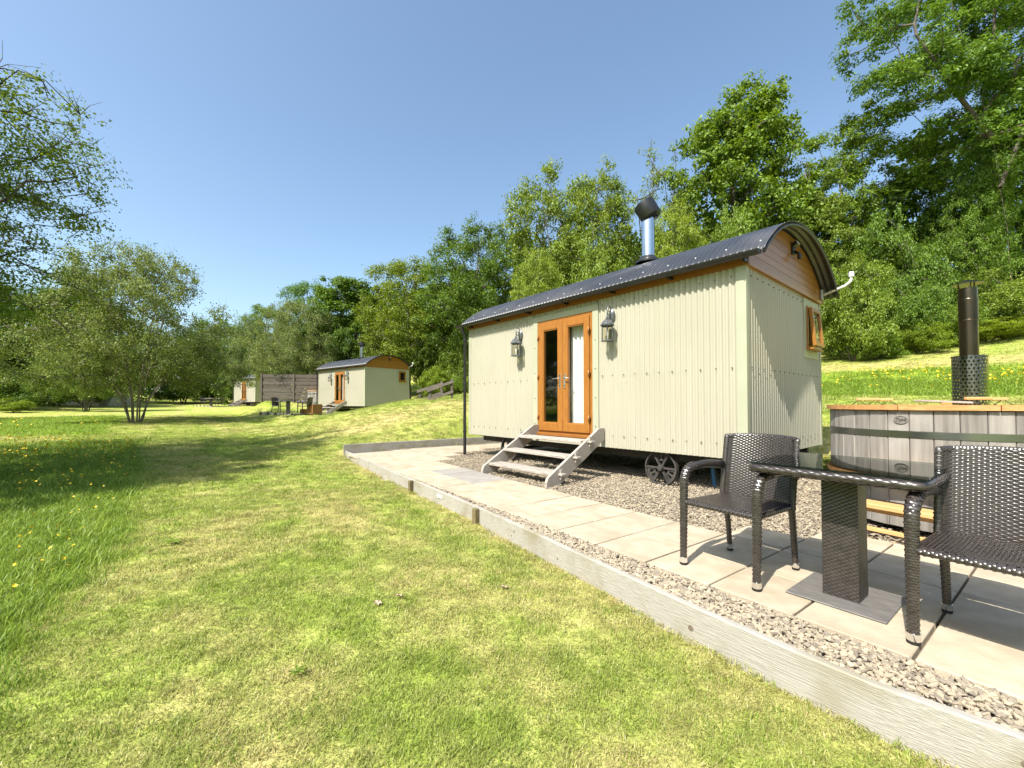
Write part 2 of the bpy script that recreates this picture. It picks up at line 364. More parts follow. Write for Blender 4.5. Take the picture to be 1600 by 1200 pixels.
def link_mesh(name, me, parent=None, loc=None, rz=0.0):
    o = bpy.data.objects.new(name, me); COL.objects.link(o)
    if parent: o.parent = parent
    if loc is not None: o.location = loc
    o.rotation_euler.z = rz
    return o
def tag(o, label=None, cat=None, group=None, kind=None):
    for k, val in (('label', label), ('category', cat), ('group', group), ('kind', kind)):
        if val: o[k] = val
    return o
def thing(name, loc, rz, label, cat, group=None):
    o = bpy.data.objects.new(name, None); COL.objects.link(o)
    o.empty_display_size = .2; o.location = loc; o.rotation_euler.z = rz
    return tag(o, label, cat, group)
def children_of(o): return [c for c in bpy.data.objects if c.parent == o]
def copy_tree(o, parent=None, keep=lambda c: True):
    c = o.copy(); COL.objects.link(c); c.parent = parent
    for ch in list(o.children):
        if keep(ch): copy_tree(ch, c, keep)
    return c
def np_mesh(name, V, F, mat, smooth=False):
    """V (N,3), F (M,k) arrays -> mesh"""
    me = bpy.data.meshes.new(name); V = np.ascontiguousarray(V, np.float32); F = np.ascontiguousarray(F, np.int32)
    me.vertices.add(len(V)); me.vertices.foreach_set('co', V.ravel())
    me.loops.add(F.size); me.loops.foreach_set('vertex_index', F.ravel())
    me.polygons.add(len(F)); me.polygons.foreach_set('loop_start', np.arange(len(F), dtype=np.int32) * F.shape[1])
    me.update(calc_edges=True); me.validate()
    if mat: me.materials.append(mat)
    if smooth: me.shade_smooth()
    return me
def scatter(name, pts, rot, scl, idx, protos, attrs):
    """uncountable things: instances of small meshes on points"""
    me = bpy.data.meshes.new(name); me.vertices.add(len(pts)); me.vertices.foreach_set('co', np.ascontiguousarray(pts, np.float32).ravel())
    def put(nm, tp, arr, key):
        a = me.attributes.new(nm, tp, 'POINT'); a.data.foreach_set(key, np.ascontiguousarray(arr, np.float32 if tp != 'INT' else np.int32).ravel())
    put('rot', 'FLOAT_VECTOR', rot, 'vector'); put('scl', 'FLOAT_VECTOR', scl, 'vector'); put('idx', 'INT', idx, 'value')
    for k, a in attrs.items(): put(k, 'FLOAT', a, 'value')
    me.update()
    o = bpy.data.objects.new(name, me); COL.objects.link(o)
    pc = bpy.data.collections.new(name + '_pieces')
    for i, p in enumerate(protos):
        q = bpy.data.objects.new('%s_piece_%02d' % (name, i), p); pc.objects.link(q)
    g = bpy.data.node_groups.new(name + '_nodes', 'GeometryNodeTree')
    g.interface.new_socket('Geometry', in_out='INPUT', socket_type='NodeSocketGeometry'); g.interface.new_socket('Geometry', in_out='OUTPUT', socket_type='NodeSocketGeometry')
    N = g.nodes; L = g.links
    gi = N.new('NodeGroupInput'); go = N.new('NodeGroupOutput'); mp = N.new('GeometryNodeMeshToPoints'); ip = N.new('GeometryNodeInstanceOnPoints'); ci = N.new('GeometryNodeCollectionInfo')
    ci.inputs['Collection'].default_value = pc; ci.inputs['Separate Children'].default_value = True; ci.inputs['Reset Children'].default_value = True
    ip.inputs['Pick Instance'].default_value = True
    def na(nm, tp):
        a = N.new('GeometryNodeInputNamedAttribute'); a.data_type = tp; a.inputs['Name'].default_value = nm; return a.outputs['Attribute']
    L.new(gi.outputs[0], mp.inputs['Mesh']); L.new(mp.outputs[0], ip.inputs['Points']); L.new(ci.outputs[0], ip.inputs['Instance'])
    L.new(na('idx', 'INT'), ip.inputs['Instance Index'])
    e2r = N.new('FunctionNodeEulerToRotation'); L.new(na('rot', 'FLOAT_VECTOR'), e2r.inputs[0]); L.new(e2r.outputs[0], ip.inputs['Rotation'])
    L.new(na('scl', 'FLOAT_VECTOR'), ip.inputs['Scale']); L.new(ip.outputs[0], go.inputs[0])
    md = o.modifiers.new('scatter', 'NODES'); md.node_group = g
    return o

# ------------------------------------------------------------------ ground
def lines(lo, hi, fine_lo, fine_hi, d0, grow, extra=()):
    out = list(np.arange(fine_lo, fine_hi, d0)); d = d0; x = fine_lo
    while x > lo: d *= grow; x -= d; out.append(x)
    d = d0; x = fine_hi
    while x < hi: out.append(x); d *= grow; x += d
    out.append(hi)
    return np.array(sorted(set(list(np.round(out, 4)) + list(extra))))
sl = lines(-260, 420, -2.5, 14.0, .14, 1.055, extra=(10.0, 10.035)); nl = lines(-260, 320, -4.0, 9.0, .14, 1.055)
SS, NN = np.meshgrid(sl, nl, indexing='ij')
GX = -0.587 * SS + 0.81 * NN; GY = 0.81 * SS + 0.587 * NN
GZ = terrain(GX, GY)
V = np.stack([GX, GY, GZ], -1).reshape(-1, 3)
ns, nn = SS.shape
ii = (np.arange(ns - 1)[:, None] * nn + np.arange(nn - 1)[None, :]).ravel()
F = np.stack([ii + nn, ii + nn + 1, ii + 1, ii], -1)
me = np_mesh('lawn', V, F, M['ground'], smooth=True)
for nm, arr in (('dry', dryness(GX, GY).ravel()), ('long', long_grass(GX, GY).ravel())):
    a = me.attributes.new(nm, 'FLOAT', 'POINT'); a.data.foreach_set('value', np.ascontiguousarray(arr, np.float32))
lawn = link_mesh('lawn', me); tag(lawn, 'mown lawn with dry patches rising into a grassy bank', 'lawn', kind='structure')

# ------------------------------------------------------------------ patio: gravel bed, slabs, edging boards
S_END = 9.98
bed = MB(); poly = []
for s_ in np.linspace(-4, S_END, 40): poly.append(P(s_, float(front_n(s_)) + .02, -.035))
vs_ = [poly, [P(s_, 9.6 if s_ > -.5 else 8.5, -.035) for s_ in np.linspace(-4, S_END, 40)]]
o_ = [tuple(p) for p in vs_[0] + vs_[1]]
bed.add(o_, [(i, i + 1, 41 + i, 40 + i) for i in range(39)])
bedo = bed.build('gravel_bed', M['gravelbed']); tag(bedo, 'bed of tan slate gravel around the hut and paving', 'gravel', kind='structure')

paving = thing('paving', P(4, 3), 0, 'pale buff slab path laid along the nearest hut', 'paving'); paving['kind'] = 'structure'
SLAB = {}
def slab(s0, s1, n0, n1, mat='slab', dz=0.0):
    g = .0065; key = (round(s1 - s0, 3), round(n1 - n0, 3), mat)
    if key not in SLAB:
        a, b = (s1 - s0) / 2 - g, (n1 - n0) / 2 - g
        SLAB[key] = MB().box((-a, -b, -.04), (a, b, 0), .004).mesh('slab', M[mat])
    c = P((s0 + s1) / 2, (n0 + n1) / 2, random.uniform(-.002, .002) + dz)
    o = link_mesh('slab', SLAB[key], paving, c - paving.location, PA)
    o.rotation_euler.x = random.uniform(-.002, .002); o.rotation_euler.y = random.uniform(-.002, .002)
    return o
paved = []
def row(s0, s1, n0, n1, step=.455, grey=None):
    s_ = s0; k = 0
    while s_ < s1 - .05:
        e = min(s_ + step, s1); m_ = 'greyslab' if grey and grey[0] <= k < grey[1] else 'slab'
        slab(s_, e, n0, n1, m_); s_ = e; k += 1
    paved.append((s0, s1, n0, n1))
row(-3.63, 9.565, 2.47, 2.96); row(-3.63, 9.565, 2.96, 3.56, grey=(19, 22))
row(-3.63, 1.83, 3.56, 3.97); row(-3.63, 1.375, 3.97, 4.41)
row(7.42, 9.695, 3.56, 4.0); row(7.97, 9.79, 4.0, 4.45); row(8.4, 9.765, 4.45, 4.9); row(8.4, 9.765, 4.9, 5.35); row(8.75, 9.66, 5.35, 5.8); row(8.75, 9.66, 5.8, 6.25); row(8.75, 9.66, 6.25, 6.7)

# edging: two long boards in front joined at stakes, one retaining board at the far end
def board_along(pts, top, bot, th, name, label):
    m = MB(); L_ = []; a = Vector((0, 0, 0))
    n_ = len(pts)
    nor = []
    for i in range(n_):
        d = (pts[min(i + 1, n_ - 1)] - pts[max(i - 1, 0)]); nor.append(Vector((-d.y, d.x, 0)).normalized())
    base = pts[0].copy(); cR, sR = math.cos(-PA), math.sin(-PA)
    for i, p in enumerate(pts):
        q = p - base; nv = nor[i] * th / 2
        b_ = bot[i]; t_ = top + random.uniform(-.003, .003)
        e = .006
        for off, z in ((nv, b_), (nv, t_ - e), (nv * .7, t_), (-nv * .7, t_), (-nv, t_ - e), (-nv, b_)):
            qx, qy = q.x + off.x, q.y + off.y; L_.append((cR * qx - sR * qy, sR * qx + cR * qy, z))
    fs = []
    for i in range(n_ - 1):
        for k in range(6):
            fs.append((i * 6 + k, i * 6 + (k + 1) % 6, (i + 1) * 6 + (k + 1) % 6, (i + 1) * 6 + k))
    fs.append(tuple(range(5, -1, -1))); fs.append(tuple((n_ - 1) * 6 + k for k in range(6)))
    m.add(L_, fs)
    o = m.build(name, M['sleeper'], None, 35, loc=(base.x, base.y, 0)); o.rotation_euler.z = PA; return tag(o, label, 'edging board')
def front_pts(s0, s1, k): return [P(s_, float(front_n(s_))) for s_ in np.linspace(s0, s1, k)]
for s0, s1, lab in ((-3.0, 3.76, 'long bleached timber edging board in front of the table and chairs'), (3.765, 5.66, 'short bleached edging board between the two mossy stakes'), (5.665, 10.05, 'pale edging board running to the far corner of the patio')):
    pts = front_pts(s0, s1, 26)
    eb = board_along(pts, .018, [float(terrain(p.x - .15, p.y - .12)) - .06 for p in pts], .042, 'edging_board', lab)
    for k in range(int((s1 - s0) * 1.5)):       # knots in the outer face
        sk = s0 + .3 + (s1 - s0 - .5) * random.random(); p0, p1 = P(sk - .02, float(front_n(sk - .02))), P(sk + .02, float(front_n(sk + .02))); tv = (p1 - p0).normalized(); out = Vector((-tv.y, tv.x, 0))
        if out.dot(Vector((-.81, -.587, 0))) < 0: out = -out
        ra = random.uniform(.008, .019); c = (p0 + p1) / 2 + out * .0205 + Vector((0, 0, random.uniform(-.11, -.025)))
        kn = MB().lathe([(0, .0016), (ra * .55, .0014), (ra, .0)], (0, 0, 0), 10, out); rotm = Matrix.Rotation(-PA, 4, 'Z'); kn.xform(rotm)
        kn.build('knot', M['knot'], eb, True, loc=rotm @ (c - eb.location))
bp_ = [P(10.01, n_) for n_ in np.linspace(2.5, 7.6, 14)]
board_along(bp_, .17, [-.08] * 14, .04, 'edging_board', 'dark retaining board at the far end of the patio below the bank')
for s_, lab in ((3.76, 'mossy stake against the edging board nearer the camera'), (5.66, 'mossy stake against the edging board nearer the far corner')):
    p = P(s_, float(front_n(s_)) - .052)
    st = MB().box((-.032, -.028, -.25), (.032, .026, .012), .006)
    o = st.build('stake', M['stake'], None, False, loc=p); o.rotation_euler.z = PA + .05; tag(o, lab, 'stake')
p = P(4.72, float(front_n(4.72)) - .027, -.045)
pl = thing('plaque', p, PA + .045, 'tiny pale plaque screwed to the front edging board', 'plaque')
MB().box((-.07, -.005, -.022), (.07, .003, .022), .002).build('plate', M['sign'], pl)
for sx in (-.058, .058): MB().lathe([(0, .003), (.005, .002), (.005, 0)], (sx, -.005, 0), 8, (0, -1, 0)).build('screw', M['black'], pl)

# ------------------------------------------------------------------ the hut
HL, HW = 5.64, 3.03
Z0, Z1 = .44, 2.72
RR, ZC, YC = 2.33, 1.16, HW / 2
def arc_z(y): return ZC + math.sqrt(max(RR * RR - (y - YC) ** 2, 0))
DX0, DX1, DZ0, DZ1 = -3.483, -2.239, .60, 2.565       # door opening
def corr(m, a0, a1, spans, place, pitch=.076, amp=.013, k=8):
    n_ = int(round((a1 - a0) / pitch * k)); prev = None
    for i in range(n_ + 1):
        a = a0 + (a1 - a0) * i / n_; w_ = amp * math.sin(2 * math.pi * a / pitch)
        sp = spans(a); cur = []
        for (z0, z1) in sp:
            m.v += [tuple(place(a, w_, z0)), tuple(place(a, w_, z1))]; cur.append((len(m.v) - 2, len(m.v) - 1))
        if prev is not None and len(prev) == len(cur):
            for (p0, p1), (c0, c1) in zip(prev, cur): m.f.append((p0, c0, c1, p1))
        prev = cur
def lantern(parent, x, z):
    """wall lantern: back plate, scroll arm, roof, glass cage, base"""
    g = bpy.data.objects.new('wall_lantern', None); COL.objects.link(g); g.parent = parent; g.location = (x, 0, z); g.scale = (1.28, 1.15, 1.28)
    met = pmat('pewter_lantern', (0.10, 0.105, 0.11), (0.26, 0.265, 0.27), scale=18, rough=.45, metal=.7)
    m = MB().lathe([(0, .03), (.035, .028), (.05, .012), (.05, 0)], (0, -.02, .17), 14, (0, -1, 0)); m.xform(Matrix.Translation((0, 0, .17)) @ Matrix.Diagonal((.8, 1, 1.6, 1)) @ Matrix.Translation((0, 0, -.17)))
    m.build('back_plate', met, g, 40)
    pts = []
    for i in range(22):
        a = i / 21
        if a < .6:
            q = a / .6; an = math.pi * q; pts.append((0, -.075 + .045 * math.cos(an) - .0, .20 + .07 * math.sin(an)))
        else:
            q = (a - .6) / .4; an = math.pi + q * 4.6; r_ = .045 * (1 - .75 * q); pts.append((0, -.09 + .015 * (1 - q) + r_ * math.cos(an) + .0, .20 + r_ * math.sin(an)))
    MB().tube(pts, .007, 6).build('scroll_arm', met, g, True)
    MB().tube([(0, -.12, .20), (0, -.12, .145)], .008, 6).build('hanger', met, g)
    MB().lathe([(0, .15), (.018, .145), (.022, .12), (.055, .095), (.082, .06), (.092, .05), (.092, .04), (.07, .04)], (0, -.12, 0), 6).build('lantern_roof', met, g, 30)
    rim = MB()
    for z_ in (.036, -.135): rim.lathe([(.062, z_ - .006), (.076, z_ - .006), (.076, z_ + .006), (.062, z_ + .006), (.062, z_ - .006)], (0, -.12, 0), 6)
    rim.lathe([(0, -.15), (.05, -.147), (.085, -.142), (.085, -.134), (0, -.134)], (0, -.12, 0), 6)
    for k in range(6):
        a = k * math.pi / 3; rim.tube([(.07 * math.cos(a), -.12 + .07 * math.sin(a), -.14), (.07 * math.cos(a), -.12 + .07 * math.sin(a), .04)], .006, 5)
    rim.build('cage', met, g)
    MB().lathe([(.062, -.13), (.062, .035)], (0, -.12, 0), 6).build('glass', M['lampglass'], g)
    MB().lathe([(0, .0), (.012, -.01), (.014, -.06), (.010, -.1), (.010, -.132)], (0, -.12, 0), 8).build('bulb', M['whitep'], g, True)
    return g

def make_hut(label):
    h = thing('shepherd_hut', (0, 0, 0), 0, label, 'hut')
    # siding -------------------------------------------------
    m = MB(); E = .012
    corr(m, -HL + .06, -.09, lambda a: [(Z0, DZ0 - .06), (DZ1 + .09, Z1)] if DX0 - .11 < a < DX1 + .10 else [(Z0, Z1)], lambda a, w_, z: (a, w_, z))
    m.build('front_siding', M['siding'], h, True)
    WIN = (2.27, 2.75, 1.95, 2.59)
    m = MB(); corr(m, .05, HW - .05, lambda a: [(Z0, 1.80)] if 2.14 < a < 2.88 else [(Z0, Z1)], lambda a, w_, z: (w_, a, z)); m.build('end_siding', M['siding'], h, True)
    m = MB(); corr(m, .05, HW - .05, lambda a: [(Z0, Z1)], lambda a, w_, z: (-HL - w_, a, z), k=4); m.build('far_end_siding', M['siding'], h, True)
    m = MB(); corr(m, -HL + .05, -.05, lambda a: [(Z0, Z1)], lambda a, w_, z: (a, HW - w_, z), k=4); m.build('back_siding', M['siding'], h, True)
    # corner trims ------------------------------------------
    for (x0, x1, y0, y1) in ((-.095, .016, -.016, .0), (0.0, .016, .002, .055), (-HL - .016, -HL + .065, -.016, 0), (-HL - .016, -HL, .002, .06), (-.06, .016, HW, HW + .016), (0, .016, HW - .055, HW - .002), (-HL - .016, -HL + .06, HW, HW + .016)):
        MB().box((x0, y0, Z0 - .01), (x1, y1, Z1)).build('corner_trim', M['trim'], h)
    # door trim boards ----------------------------------------
    for nm, a, b in (('door_trim', (DX0 - .125, -.02, Z0), (DX0 + .0, -.0, DZ1 + .10)), ('door_trim', (DX1, -.02, Z0), (DX1 + .115, 0, DZ1 + .10)), ('door_trim', (DX0 + .001, -.019, DZ1), (DX1 - .001, 0, DZ1 + .10))):
        MB().box(a, b, .003).build(nm, M['trim'], h)
    MB().box((DX0 + .001, -.017, Z0 + .0), (DX1 - .001, 0, DZ0 - .052)).build('door_apron', M['siding'], h)
    # door frame, leaves ---------------------------------------
    fr = MB()
    fr.box((DX0 + .001, -.012, DZ0), (DX0 + .05, .06, DZ1 - .001)); fr.box((DX1 - .05, -.012, DZ0), (DX1 - .001, .06, DZ1 - .001)); fr.box((DX0 + .05, -.012, DZ1 - .055), (DX1 - .05, .06, DZ1 - .001)); fr.box((DX0 + .05, -.010, DZ0), (DX1 - .05, .06, DZ0 + .03))
    fr.build('door_frame', M['oak'], h)
    MB().box((DX0 - .02, -.075, DZ0 - .05), (DX1 + .02, .05, DZ0 - .001), .006).build('door_sill', M['oakx'], h)
    mid = (DX0 + DX1) / 2
    for k, (x0, x1) in enumerate(((DX0 + .052, mid - .002), (mid + .002, DX1 - .052))):
        d = bpy.data.objects.new('door', None); COL.objects.link(d); d.parent = h; d.location = (x0, 0, DZ0)
        W_, H_ = x1 - x0, DZ1 - DZ0 - .06; b_ = .105; z0 = .033
        lf = MB()
        for q0, q1 in (((0, z0), (b_, H_)), ((W_ - b_, z0), (W_, H_)), ((b_, z0), (W_ - b_, z0 + .14)), ((b_, H_ - .115), (W_ - b_, H_))):
            lf.box((q0[0], -.038, q0[1]), (q1[0], .03, q1[1]), .006)
        lf.build('leaf_frame', M['oak'], d)
        bd = MB(); e = .014
        for q0, q1 in (((b_, z0 + .14), (b_ + e, H_ - .115)), ((W_ - b_ - e, z0 + .14), (W_ - b_, H_ - .115)), ((b_ + e, z0 + .14), (W_ - b_ - e, z0 + .14 + e)), ((b_ + e, H_ - .115 - e), (W_ - b_ - e, H_ - .115))):
            bd.box((q0[0], -.028, q0[1]), (q1[0], .02, q1[1]))
        bd.build('glazing_bead', M['oak'], d)
        MB().box((b_ + .004, -.006, z0 + .145), (W_ - b_ - .004, .010, H_ - .12)).build('pane', M['glass'], d)
        hx = W_ - .052 if k == 0 else .052; sgn = -1 if k == 0 else 1
        MB().box((hx - .017, -.05, .76), (hx + .017, -.038, 1.0), .005).build('handle_plate', M['chrome'], d)
        MB().tube([(hx, -.045, .93), (hx, -.09, .93), (hx + sgn * .02, -.095, .93), (hx + sgn * .13, -.09, .925)], .009, 8).build('lever', M['chrome'], d, True)
        MB().lathe([(0, .006), (.011, .006), (.011, 0)], (hx, -.05, .80), 10, (0, -1, 0)).build('keyhole', M['black'], d)
        hi = -.004 if k == 0 else W_ + .004
        for zz in (.22, .93, 1.62):
            MB().tube([(hi, -.055, zz), (hi, -.055, zz + .10)], .014, 8).build('hinge', M['oak'], d, True)
            MB().box((hi - .02, -.05, zz + .02), (hi + .02, -.036, zz + .08)).build('hinge_plate', M['black'], d)
    # room behind the glass --------------------------------------
    rm = MB(); rm.box((-HL + .08, .09, .52), (-.08, HW - .08, .56)); rm.box((-HL + .08, .09, 2.64), (-.08, HW - .08, 2.68)); rm.box((-HL + .08, HW - .12, .56), (-.08, HW - .08, 2.64)); rm.box((-HL + .08, .09, .56), (-HL + .12, HW - .12, 2.64)); rm.box((-.12, .09, .56), (-.08, 2.1, 2.64))
    rm.box((-HL + .12, .09, .56), (DX0 - .02, .12, 2.64)); rm.box((DX1 + .02, .09, .56), (-.12, .12, 2.64)); rm.box((DX0 - .02, .09, DZ1), (DX1 + .02, .12, 2.64))
    rm.build('room_lining', M['room'], h)
    cu = MB(); pts = []
    for i in range(41):
        a = i / 40; pts.append((DX1 - .56 + .36 * a, .13 + .022 * math.sin(a * 26) + .01 * math.sin(a * 61)))
    cu.v = [(x, y, .60) for x, y in pts] + [(x + .02 * (x - DX1 + .2), y, 2.52) for x, y in pts]; cu.f = [(i, i + 1, 42 + i, 41 + i) for i in range(40)]
    cu.build('curtain', M['curtain'], h, True)
    cu = MB(); cu.v = [(x - .15, y + .05, .60) for x, y in pts[:16]] + [(x - .15, y + .05, 2.52) for x, y in pts[:16]]; cu.f = [(i, i + 1, 17 + i, 16 + i) for i in range(15)]
    cu.build('curtain', pmat('grey_lining', (0.20, 0.20, 0.19), (0.25, 0.25, 0.24), rough=.9), h, True)
    # window on the end wall ------------------------------------
    wf = MB(); y0, y1, z0, z1 = WIN
    for a, b in (((.0, y0 - .12, z0 - .15), (.018, y0, z1 + .11)), ((.0, y1, z0 - .15), (.018, y1 + .12, z1 + .11)), ((.0, y0 + .0, z1), (.017, y1, z1 + .11)), ((.0, y0, z0 - .15), (.017, y1, z0))):
        MB().box(a, b, .002).build('window_trim', M['trim'], h)
    fr = MB(); e = .05
    for a, b in (((-.05, y0 + .001, z0 + .001), (.035, y0 + e, z1 - .001)), ((-.05, y1 - e, z0 + .001), (.035, y1 - .001, z1 - .001)), ((-.05, y0 + e, z1 - e), (.034, y1 - e, z1 - .001)), ((-.05, y0 + e, z0 + .001), (.034, y1 - e, z0 + e))): fr.box(a, b)
    fr.build('window_frame', M['oakh'], h)
    MB().box((.02, y0 - .03, z0 - .03), (.11, y1 + .04, z0 + .0), .004).build('window_sill', M['oak'], h)
    sa = bpy.data.objects.new('window_sash', None); COL.objects.link(sa); sa.parent = h; sa.location = (.04, (y0 + y1) / 2, z1 - .03)
    hw, hh = (y1 - y0) / 2 - .015, z1 - z0 - .05; sf = MB(); e = .06
    for a, b in (((0, -hw, -hh), (.045, -hw + e, 0)), ((0, hw - e, -hh), (.045, hw, 0)), ((0, -hw + e, -e), (.044, hw - e, 0)), ((0, -hw + e, -hh), (.044, hw - e, -hh + e))): sf.box(a, b, .004)
    sf.build('sash_frame', M['oakh'], sa); MB().box((.014, -hw + e + .002, -hh + e + .002), (.024, hw - e - .002, -e - .002)).build('pane', M['glass'], sa)
    MB().tube([(-.02, hw - .03, -hh * .55), (.03, hw - .02, -hh * .9)], .006, 6).build('stay', M['black'], sa)
    # fascia, gable boards, roof ----------------------------------
    MB().box((-HL - .05, -.03, Z1 + .002), (.05, .02, Z1 + .10)).build('fascia', M['oakx'], h)
    MB().box((-HL - .05, HW - .02, Z1 + .002), (.05, HW + .03, Z1 + .10)).build('fascia', M['oakx'], h)
    MB().box((.0, .022, Z1 + .002), (.045, HW - .022, Z1 + .055)).build('gable_rail', M['oakh'], h)
    zz = Z1 + .057
    while zz < ZC + RR - .03:
        zt = min(zz + .098, ZC + RR - .022)
        def hwid(z): return math.sqrt(max((RR - .012) ** 2 - (z - ZC) ** 2, 0))
        a0, a1 = min(hwid(zz), YC - .024), min(hwid(zt), YC - .024)
        if a1 > .03 or a0 > .1:
            k = .003
            MB().prism([(.006, YC - a0, zz), (.006, YC + a0, zz), (.006, YC + a1, zt - .005), (.006, YC - a1, zt - .005)], (.024, 0, 0)).build('gable_board', M['oakh'], h)
        zz = zt
    pts = [(-HL - .01, y, arc_z(y) - .01) for y in np.linspace(0, HW, 24)]
    MB().prism([(-HL - .01, 0, Z1)] + pts + [(-HL - .01, HW, Z1)], (.03, 0, 0)).build('far_gable', M['oakh'], h)
    MB().prism([(-.006, .03, Z1 - .02)] + [(-.006, y, arc_z(y) - .02) for y in np.linspace(.03, HW - .03, 24)] + [(-.006, HW - .03, Z1 - .02)], (.008, 0, 0)).build('gable_backing', M['oakh'], h)
    rf = MB(); xs = np.linspace(-HL - .25, .25, int((HL + .5) / .076 * 6) + 1); yn = 30
    amax = math.asin((YC + .12) / RR)
    for x in xs:
        w_ = .012 * math.sin(2 * math.pi * x / .076)
        for j in range(yn + 1):
            a = -amax + 2 * amax * j / yn; r_ = RR + w_
            rf.v.append((x, YC + r_ * math.sin(a), ZC + r_ * math.cos(a)))
    for i in range(len(xs) - 1):
        for j in range(yn): rf.f.append((i * (yn + 1) + j, (i + 1) * (yn + 1) + j, (i + 1) * (yn + 1) + j + 1, i * (yn + 1) + j + 1))
    ro = rf.build('roof', M['roof'], h, True)
    sm = ro.modifiers.new('thickness', 'SOLIDIFY'); sm.thickness = .003; sm.offset = 1
    # rafters under the overhang at the end
    for xx in (.235,):
        pts = [(xx, YC + (RR - .03) * math.sin(a), ZC + (RR - .03) * math.cos(a)) for a in np.linspace(-amax, amax, 30)]
        MB().tube(pts, .018, 6).build('roof_edge_strip', M['black'], h, True)
    sc = MB()
    for x in np.arange(-HL + .1, .2, .38):
        for a in (-amax + .09, -.28, .28, amax - .09):
            sc.lathe([(0, .009), (.007, .007), (.010, 0)], (x, YC + (RR + .0125) * math.sin(a), ZC + (RR + .0125) * math.cos(a)), 7, (0, math.sin(a), math.cos(a)))
    tag(sc.build('roof_screws', M['whitep'], h), kind='stuff')
    sc = MB(); dk = pmat('screw_head', (0.06, 0.065, 0.05), (0.09, 0.09, 0.07), rough=.5)
    for zz in (.62, 1.53, 2.62):
        for x in np.arange(-HL + .17, -.1, .19):
            if DX0 - .13 < x < DX1 + .13: continue
            sc.lathe([(0, .016), (.006, .014), (.008, 0)], (x, -.011, zz), 6, (0, -1, 0))
        for y in np.arange(.14, HW, .19):
            if zz > 1.6 and 2.1 < y < 2.95: continue
            sc.lathe([(0, .016), (.006, .014), (.008, 0)], (.011, y, zz), 6, (1, 0, 0))
    for x in (DX0 - .06, DX1 + .06):
        for zz in (.75, 1.2, 1.65, 2.1): sc.lathe([(0, .012), (.006, .010), (.008, 0)], (x, -.02, zz), 6, (0, -1, 0))
    tag(sc.build('screws', dk, h), kind='stuff')
    # gutter, downpipe -------------------------------------------
    gu = MB(); gr = .055; gx0, gx1 = -HL - .24, .215; gc = (-.165, 2.815)
    n_ = 12
    for x in (gx0, gx1):
        for r_ in (gr, gr - .005):
            for k in range(n_ + 1):
                a = math.pi + math.pi * k / n_; gu.v.append((x, gc[0] + r_ * math.cos(a), gc[1] + r_ * math.sin(a)))
    q = n_ + 1
    for k in range(n_):
        gu.f += [(k, k + 1, 2 * q + k + 1, 2 * q + k), (q + k + 1, q + k, 3 * q + k, 3 * q + k + 1)]
    gu.f += [(0, q, 3 * q, 2 * q), (n_, q + n_, 3 * q + n_, 2 * q + n_), tuple(range(0, q)), tuple(range(2 * q, 3 * q))]
    g_o = gu.build('gutter', M['black'], h, 40)
    for x in np.arange(-HL + .15, .1, .92):
        b = MB(); b.box((x - .015, -.12, 2.742), (x + .015, -.03, 2.775)); b.tube([(x, gc[0] + (gr + .004) * math.cos(a), gc[1] + (gr + .004) * math.sin(a)) for a in np.linspace(math.pi, 2 * math.pi, 9)], .008, 5)
        b.build('gutter_bracket', M['black'], g_o)
    dp = MB().tube([(-HL - .06, -.165, 2.77), (-HL - .06, -.165, 2.70), (-HL - .05, -.10, 2.60), (-HL - .05, -.095, .25), (-HL - .05, -.095, .0)], .034, 10)
    d_o = dp.build('downpipe', M['black'], h, 40)
    for zz in (.5, 1.55, 2.5):
        MB().lathe([(.034, -.02), (.043, -.02), (.043, .02), (.034, .02)], (-HL - .05, -.095, zz), 12).build('pipe_clip', M['black'], d_o)
    # stove flue ----------------------------------------------------
    fx, fy = -1.75, .8; fz = arc_z(fy)
    fl = MB().lathe([(.10, -.1), (.10, .78), (.092, .78)], (fx, fy, fz), 24); f_o = fl.build('flue_pipe', M['steel'], h, 40)
    MB().lathe([(.20, -.03), (.20, .0), (.15, .03), (.125, .07), (.105, .08)], (fx, fy, fz + .02), 24).build('flashing', M['black'], f_o, 40)
    cw = MB(); ax = Vector((-.42, -.20, .88)).normalized(); c0 = Vector((fx + .05, fy + .02, fz + .74))
    cw.lathe([(.10, -.04), (.15, -.02), (.165, .0), (.168, .25), (.158, .25), (.15, .05)], c0, 24, ax); cw.build('cowl', M['black'], f_o, 40)
    for a in (0, 2.1, 4.2): MB().tube([(fx + .09 * math.cos(a), fy + .09 * math.sin(a), fz + .70), tuple(c0 + Vector((.15 * math.cos(a), .15 * math.sin(a), .08)))], .008, 5).build('cowl_strut', M['black'], f_o)
    # gable lamp and aerial bracket ----------------------------------
    lx = bpy.data.objects.new('security_light', None); COL.objects.link(lx); lx.parent = h; lx.location = (.03, 1.60, 3.28)
    MB().box((0, -.05, -.07), (.03, .05, .07), .006).build('mount', M['black'], lx)
    MB().tube([(.02, 0, -.03), (.08, .0, -.07), (.09, 0, -.11)], .02, 8).build('sensor_arm', M['black'], lx, True)
    MB().lathe([(0, -.03), (.026, -.02), (.03, .01), (.022, .04)], (.09, 0, -.13), 12).build('sensor', M['black'], lx, True)
    MB().box((.04, -.06, .01), (.10, .06, .07), .008).xform(Matrix.Rotation(R(-25), 4, 'Y')).build('lamp_head', M['black'], lx)
    MB().box((.102, -.05, .018), (.106, .05, .062)).xform(Matrix.Rotation(R(-25), 4, 'Y')).build('lamp_lens', M['whitep'], lx)
    ae = bpy.data.objects.new('aerial_bracket', None); COL.objects.link(ae); ae.parent = h; ae.location = (.05, HW - .05, 2.86)
    MB().box((-.01, -.035, -.07), (.02, .035, .09), .004).build('wall_plate', M['greyp'], ae)
